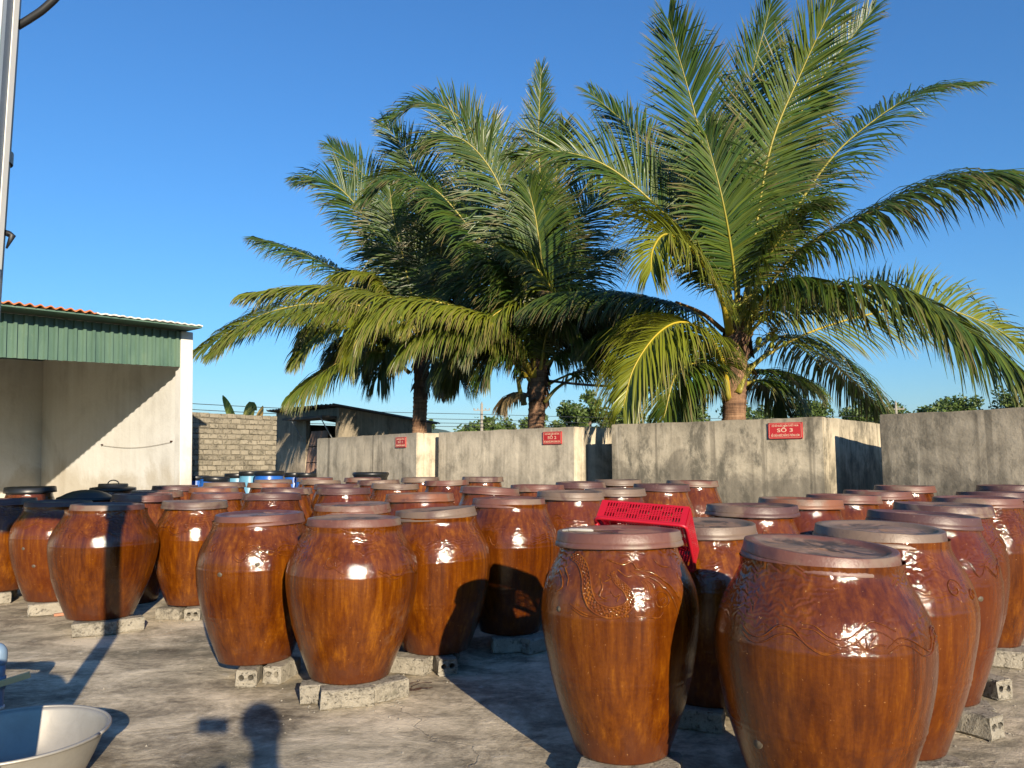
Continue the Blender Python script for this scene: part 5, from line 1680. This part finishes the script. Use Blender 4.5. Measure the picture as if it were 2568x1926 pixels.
# ------------------------------------------------------------------ red crate hung over the dragon jar's lid
def crate():
    A0 = Vector((0.395, 3.665, 1.022))          # front rim, left end
    Lx = 0.42
    e1 = Vector((0.335, -0.165, -0.020)).normalized()       # long side
    e3 = Vector((0.06, 0.06, 0.076))
    e3 = (e3 - e1 * e3.dot(e1)).normalized()                # depth of the crate
    e2 = e3.cross(e1)                                       # short side, hanging down and back
    Sx, Dx = 0.30, 0.118
    M = Matrix(((e1.x, e2.x, e3.x, A0.x), (e1.y, e2.y, e3.y, A0.y), (e1.z, e2.z, e3.z, A0.z), (0, 0, 0, 1)))
    root = empty('plastic_crate', A0, 0, "red perforated plastic crate hanging off the back of the dragon jar's lid", 'crate')
    root.matrix_world = M
    T = 0.004
    def panel(name, U, V, place, seed, du=0.0135):
        """perforated wall: bars and slots, U x V, thickness T"""
        r = random.Random(seed)
        m = MB()
        cols = int((U - 0.05) / du)
        margin = (U - cols * du) / 2
        m.box(0, U, 0, 0.014, 0, T)
        m.box(0, U, V - 0.012, V, 0, T)
        m.box(0, margin, 0.014, V - 0.012, 0, T)
        m.box(U - margin, U, 0.014, V - 0.012, 0, T)
        lv = 0.014
        hv = V - 0.012
        nrow = max(2, int((hv - lv) / 0.030))
        rh = (hv - lv) / nrow
        for c in range(cols):
            x0 = margin + c * du
            m.box(x0, x0 + du * 0.42, lv, hv, 0, T)
            block = (c // 4)
            for k in range(nrow):
                dense = (block + k) % 2
                cuts = 3 if dense else 1
                for s in range(cuts):
                    y0 = lv + k * rh + rh * s / cuts
                    bw = 0.0048
                    m.box(x0 + du * 0.42, x0 + du, y0, min(hv, y0 + bw), 0, T)
        m.v = [tuple(place @ Vector(p)) for p in m.v]
        return m.build(name, REDP, root)
    X, Y, Z = Vector((1, 0, 0)), Vector((0, 1, 0)), Vector((0, 0, 1))
    def frame(o, a, b):
        c = a.cross(b)
        return Matrix(((a.x, b.x, c.x, o.x), (a.y, b.y, c.y, o.y), (a.z, b.z, c.z, o.z), (0, 0, 0, 1)))
    panel('side_panel', Lx, Dx, frame(Vector((0, 0, 0)), X, Z), 1)
    panel('side_panel', Lx, Dx, frame(Vector((0, Sx, 0)), X, Z), 2)
    panel('end_panel', Sx - .010, Dx, frame(Vector((Lx, .005, 0)), Y, Z), 3)
    panel('end_panel', Sx - .010, Dx, frame(Vector((0, .005, 0)), Y, Z), 4)
    panel('base_panel', Lx - .012, Sx - .012, frame(Vector((.006, .006, Dx - .002)), X, Y), 5, 0.014)
    rim = MB()
    o = 0.006
    c = [(-o, -o), (Lx + o, -o), (Lx + o, Sx + o), (-o, Sx + o)]
    pts = []
    for i in range(4):
        p, q, s = Vector((*c[i], 0)), Vector((*c[i - 1], 0)), Vector((*c[(i + 1) % 4], 0))
        a, b = (q - p).normalized() * 0.035, (s - p).normalized() * 0.035
        pts += [p + a, p + a * 0.35 + b * 0.06, p + a * 0.06 + b * 0.35, p + b]
    pts.append(pts[0])
    rim.tube(pts, 0.0085, 8)
    rim.build('rim', REDP, root, True)
    for (cx, cy_) in ((0, 0), (Lx, 0), (Lx, Sx), (0, Sx)):
        sgx, sgy = (1 if cx == 0 else -1), (1 if cy_ == 0 else -1)
        m = MB()
        vs, fs = [], []
        for k in range(7):
            a = math.pi / 2 * k / 6
            px = cx + sgx * (0.026 - 0.030 * math.sin(a))
            py = cy_ + sgy * (0.026 - 0.030 * math.cos(a))
            vs += [(px, py, 0), (px, py, Dx)]
        for k in range(6):
            fs.append((2 * k, 2 * k + 2, 2 * k + 3, 2 * k + 1))
        m.add(vs, fs)
        m.build('corner', REDP, root, True)
crate()
# paint brush on the dragon jar's lid
x, y, z0, J, tw, root, body = JAR_AT['A']
zl = JARS[8][3] - 0.012
br = empty('paint_brush', (x - 0.155, y - 0.035, zl + 0.004), -0.20, "worn white-handled brush lying on the dragon jar's lid", 'brush')
hb = MB()
hb.tube([(-.07, 0, .008), (-.06, 0, .010), (-.02, 0, .010), (.03, .004, .009), (.04, .004, .008)], [.004, .012, .013, .012, .006], 8, True, 0.6)
hb.build('handle', BRISTLE, br, True)
MB().tube([(.035, .004, .008), (.07, .008, .006), (.12, .012, .003)], [.0035, .003, .002], 6).build('shaft', BOLT, br)
MB().tube([(-.09, .004, .006), (-.068, 0, .008)], [.010, .011], 8, True, 0.5).build('bristles', BRISTLE, br)

# ------------------------------------------------------------------ aluminium basin
bs = empty('aluminium_basin', (-2.0, 3.20, 0.001), 0, "wide dull aluminium basin half out of view at the bottom left", 'basin')
RB, HB = 0.34, 0.205
outer = [(0.0, 0.002), (RB * .62, 0.0), (RB * .72, .012), (RB * .80, .042), (RB * .88, .10), (RB * .955, .165), (RB * .985, .193), (RB, HB - .002), (RB * 1.03, HB + .003), (RB * 1.035, HB - .004)]
inner = [(RB * 1.02, HB + .000), (RB * .995, HB + .002), (RB * .972, .193), (RB * .945, .165), (RB * .868, .10), (RB * .788, .048), (RB * .70, .018), (0, .014)]
MB().lathe(outer, 64).build('outer_shell', ALU, bs, True)
MB().lathe(inner, 64).build('inner_shell', ALU, bs, True)
MB().tube([(RB * 1.03 * math.cos(2 * math.pi * k / 64), RB * 1.03 * math.sin(2 * math.pi * k / 64), HB) for k in range(65)], 0.007, 6).build('rolled_rim', ALU, bs, True)

# ------------------------------------------------------------------ sign post at the left edge
PXX, PYY = -1.765, 2.52
sp = empty('sign_post', (PXX, PYY, 0.0), 0, "grey steel post carrying a printed banner frame at the left edge", 'sign post')
MB().lathe([(.054, -.01), (.054, 3.3)], 24).build('post', STEEL, sp, True)
MB().lathe([(.11, 0), (.11, .012), (.06, .014)], 24).build('base_plate', STEEL, sp)
fr = MB()
bx0, bx1, bz0, bz1 = -1.25, 0.074, 2.14, 3.25
fr.box(bx1 - .016, bx1, -.085, -.055, bz0, bz1)
fr.box(bx0, bx0 + .030, -.085, -.055, bz0, bz1)
fr.box(bx0 + .031, bx1 - .017, -.085, -.055, bz0, bz0 + .03)
fr.box(bx0 + .031, bx1 - .017, -.085, -.055, bz1 - .03, bz1)
fr.build('banner_frame', SHADEDSTEEL, sp)
bn = MB().box(bx0 + .02, bx1 - .012, -.092, -.087, bz0 + .012, bz1 - .012).build('banner', BANNER, sp)
MB().box(bx1 + .001, bx1 + .005, -.055, -.03, bz0 - .22, bz1).build('edge_strip', WHITEP, sp)
MB().box(-.06, bx1 + .001, -.054, -.05, bz0 - .20, bz0 + .02).build('bracket', STEEL, sp)
pts = catmull([(0.055, 0, 2.785), (0.10, 0, 2.815), (0.15, 0, 2.855), (0.20, .0, 2.92), (0.21, 0, 3.02), (0.06, .0, 3.10)], 24)
MB().tube(pts, .013, 6).build('cable_loop', CABLE, sp, True)
MB().tube([(0.05, .0, 2.06), (0.075, .0, 2.05), (0.088, .0, 2.045), (0.07, .0, 2.00)], [.008, .012, .010, .003], 6).build('cable_end', CABLE, sp, True)
for z in (2.3, 3.1):
    MB().lathe([(.062, z), (.062, z + .04), (.057, z + .042)], 20).build('clamp', STEEL, sp)
# unseen object beside the post, placed and sized to throw the broad shadow behind the basin
caster = empty('unseen_shadow_caster', (-1.94, 2.16, 0.0), 0.1, "unseen round-topped shadow caster beside the sign post, outside the left edge", 'shadow caster')
MB().lathe([(.22, 0), (.235, .02), (.26, .68), (.272, .685), (.272, .70)], 32, None, None, True).build('body', TEAL, caster, True)
MB().lathe([(.28, .70), (.28, .73), (.26, .74), (.19, .81), (.10, .85), (0, .865)], 32).build('lid', TEAL, caster, True)
pb = empty('blue_tub', (-2.86, 3.55, 0.0), 0, "dark blue tub under the pipe elbow at the left edge", 'tub')
MB().lathe([(.20, 0), (.22, .02), (.255, .28), (.268, .285), (.268, .30), (.245, .30), (.235, .28), (.20, .06), (0, .05)], 32).build('body', TEAL, pb, True)
pv = empty('pvc_pipe', (-2.52, 3.90, 0.0), 0, "blue-grey plastic pipe with an elbow at the left edge", 'pipe')
MB().tube(catmull([(0, 0, 0), (0, 0, .15), (0, 0, .31)], 6), .028, 16, True).build('upright', PVC, pv, True)
MB().tube(catmull([(0, 0, .30), (0, 0, .345), (-.006, 0, .362), (-.022, 0, .368), (-.09, 0, .368)], 20), .033, 16, True).build('elbow', PVC, pv, True)
MB().tube([(-.085, 0, .368), (-.55, 0, .368)], .028, 16, True).build('arm', PVC, pv, True)
MB().lathe([(.027, .18), (.033, .18), (.033, .24), (.027, .24)], 16).build('coupling', PVC, pv, True)
MB().lathe([(.027, .085), (.034, .085), (.034, .10), (.027, .10)], 16).build('ring', WHITEP, pv, True)
wd = bevel_mesh(MB().box(-.02, .115, -.012, .012, -.014, .014).build('wood_stick', WOOD), .002)
wd.location = (-2.46, 3.84, .225)
wd.rotation_euler = (0, R(-13), R(28))
tag(wd, "short pale wooden stick pushed behind the plastic pipe", 'stick')
# dry leaf on the yard, bits of twig
lf = MB()
lf.add([(-.02, 0, 0), (-.005, -.012, .006), (.02, -.002, .012), (.0, .010, .004)], [(0, 1, 2, 3)])
lo = lf.build('dead_leaf', BOLT)
lo.location = (-1.73, 2.62, .004) if False else (-1.78, 3.30, .004)
lo.location = (-1.65, 3.43, .004)
tag(lo, "small dark dead leaf on the concrete beside the basin", 'leaf')
tw_ = MB()
r = random.Random(5)
for k in range(7):
    p = Vector((r.uniform(-.05, .05), r.uniform(-.03, .03), .004))
    a = r.uniform(0, 6)
    pts = [p]
    for q in range(5):
        a += r.uniform(-.7, .7)
        pts.append(pts[-1] + Vector((math.cos(a) * .035, math.sin(a) * .03, r.uniform(-.004, .008))))
        pts[-1].z = max(.003, pts[-1].z)
    tw_.tube(pts, .0018, 4)
to = tw_.build('dry_twigs', BOLT)
to.location = (-0.62, 4.52, .001)
tag(to, "little tangle of dry twigs before the broken mossy block", 'twigs')

# grit and crumbs swept about the yard, thickest round the blocks
gr = MB()
r = random.Random(77)
feet = [(o.location.x, o.location.y) for o in COL.objects if o.name.startswith('cement_block')]
for k in range(1500):
    if k % 3:
        fx, fy = r.choice(feet)
        px_, py_ = fx + r.gauss(0, .16), fy - abs(r.gauss(0, .14)) + .02
    else:
        px_, py_ = r.uniform(-3.2, 3.2), r.uniform(2.4, 6.5)
    s_ = .0025 + .009 * r.random() ** 3
    a_ = r.uniform(0, 6.28)
    ring = [(px_ + math.cos(a_ + q * 1.57) * s_ * r.uniform(.6, 1.1), py_ + math.sin(a_ + q * 1.57) * s_ * r.uniform(.6, 1.1), .0005) for q in range(4)]
    gr.add(ring + [(px_, py_, s_ * r.uniform(.5, .9))], [(0, 1, 4), (1, 2, 4), (2, 3, 4), (3, 0, 4)])
go = gr.build('grit', CEMENT)
go['kind'] = 'stuff'
go['label'] = 'scattered cement crumbs and grit on the yard'
# ------------------------------------------------------------------ the photographer, whose shadow falls on the yard
ph = empty('person', (0.34, -0.42, -0.05), 0, "person in dark clothes holding up a phone, casting the shadow at the bottom", 'person')
ph.scale = (1, 1, 0.89)
def skin_body():
    J = {'pel': (0, 0, .92, .15), 'bel': (0, 0, 1.05, .145), 'che': (0, .01, 1.25, .155), 'neck0': (0, .0, 1.40, .075), 'neck1': (0, .03, 1.47, .058), 'head0': (0, .05, 1.56, .085), 'head1': (0, .045, 1.66, .075),
         'hl': (-.09, 0, .86, .10), 'kl': (-.11, .02, .48, .065), 'al': (-.12, 0, .08, .045), 'tl': (-.13, .14, .04, .035),
         'hr': (.09, 0, .86, .10), 'kr': (.11, .02, .48, .065), 'ar': (.12, 0, .08, .045), 'tr': (.13, .14, .04, .035),
         'sl': (-.18, 0, 1.36, .065), 'el': (-.30, .10, 1.14, .048), 'wl': (-.36, .32, 1.27, .032), 'pl': (-.33, .36, 1.29, .03),
         'sr': (.18, 0, 1.36, .065), 'er': (.40, .12, 1.24, .048), 'wr': (-.08, .34, 1.29, .032), 'pr': (-.16, .37, 1.30, .03)}
    E = [('pel', 'bel'), ('bel', 'che'), ('che', 'neck0'), ('neck0', 'neck1'), ('neck1', 'head0'), ('head0', 'head1'), ('pel', 'hl'), ('hl', 'kl'), ('kl', 'al'), ('al', 'tl'), ('pel', 'hr'), ('hr', 'kr'), ('kr', 'ar'), ('ar', 'tr'),
         ('che', 'sl'), ('sl', 'el'), ('el', 'wl'), ('wl', 'pl'), ('che', 'sr'), ('sr', 'er'), ('er', 'wr'), ('wr', 'pr')]
    # five short finger chains on each palm, curled round the phone
    for s, base in (('l', Vector((-.33, .36, 1.29))), ('r', Vector((-.16, .37, 1.30)))):
        sg = 1 if s == 'l' else -1
        for k in range(5):
            z = .035 - .018 * k
            if k == 0:
                a, b = base + Vector((sg * .015, -.02, .035)), base + Vector((sg * .045, -.025, .050))
            else:
                a, b = base + Vector((sg * .012, .022, z)), base + Vector((sg * .045, .026, z * .9))
            J[s + 'fa%d' % k] = (*a, .010)
            J[s + 'fb%d' % k] = (*b, .008)
            E += [('p' + s, s + 'fa%d' % k), (s + 'fa%d' % k, s + 'fb%d' % k)]
    keys = list(J)
    me = bpy.data.meshes.new('body')
    me.from_pydata([J[k][:3] for k in keys], [(keys.index(a), keys.index(b)) for a, b in E], [])
    o = link('body', me, CLOTH, ph)
    sk = o.modifiers.new('skin', 'SKIN')
    sk.use_smooth_shade = True
    for i, k in enumerate(keys):
        me.skin_vertices[0].data[i].radius = (J[k][3], J[k][3] * (0.75 if k in ('pel', 'bel', 'che') else 1))
        me.skin_vertices[0].data[i].use_root = (k == 'pel')
    ss = o.modifiers.new('subd', 'SUBSURF')
    ss.levels = ss.render_levels = 1
    return o
skin_body()
MB().lathe([(0, .115), (.045, .105), (.085, .06), (.098, 0), (.092, -.06), (.06, -.075), (0, -.05)], 20, Matrix.Translation((0, .03, 1.64))).build('hair', HAIR, ph, True)
phn = MB().box(-.075, .075, -.010, -.002, -.036, .036).build('phone', BLACKP)
phn.location = (-.03, -.022, CAM_Z - .012)
tag(phn, "black phone held up by the person taking the photo", 'phone')
for _o in COL.objects:
    _o.select_set(False)
bpy.context.view_layer.update()
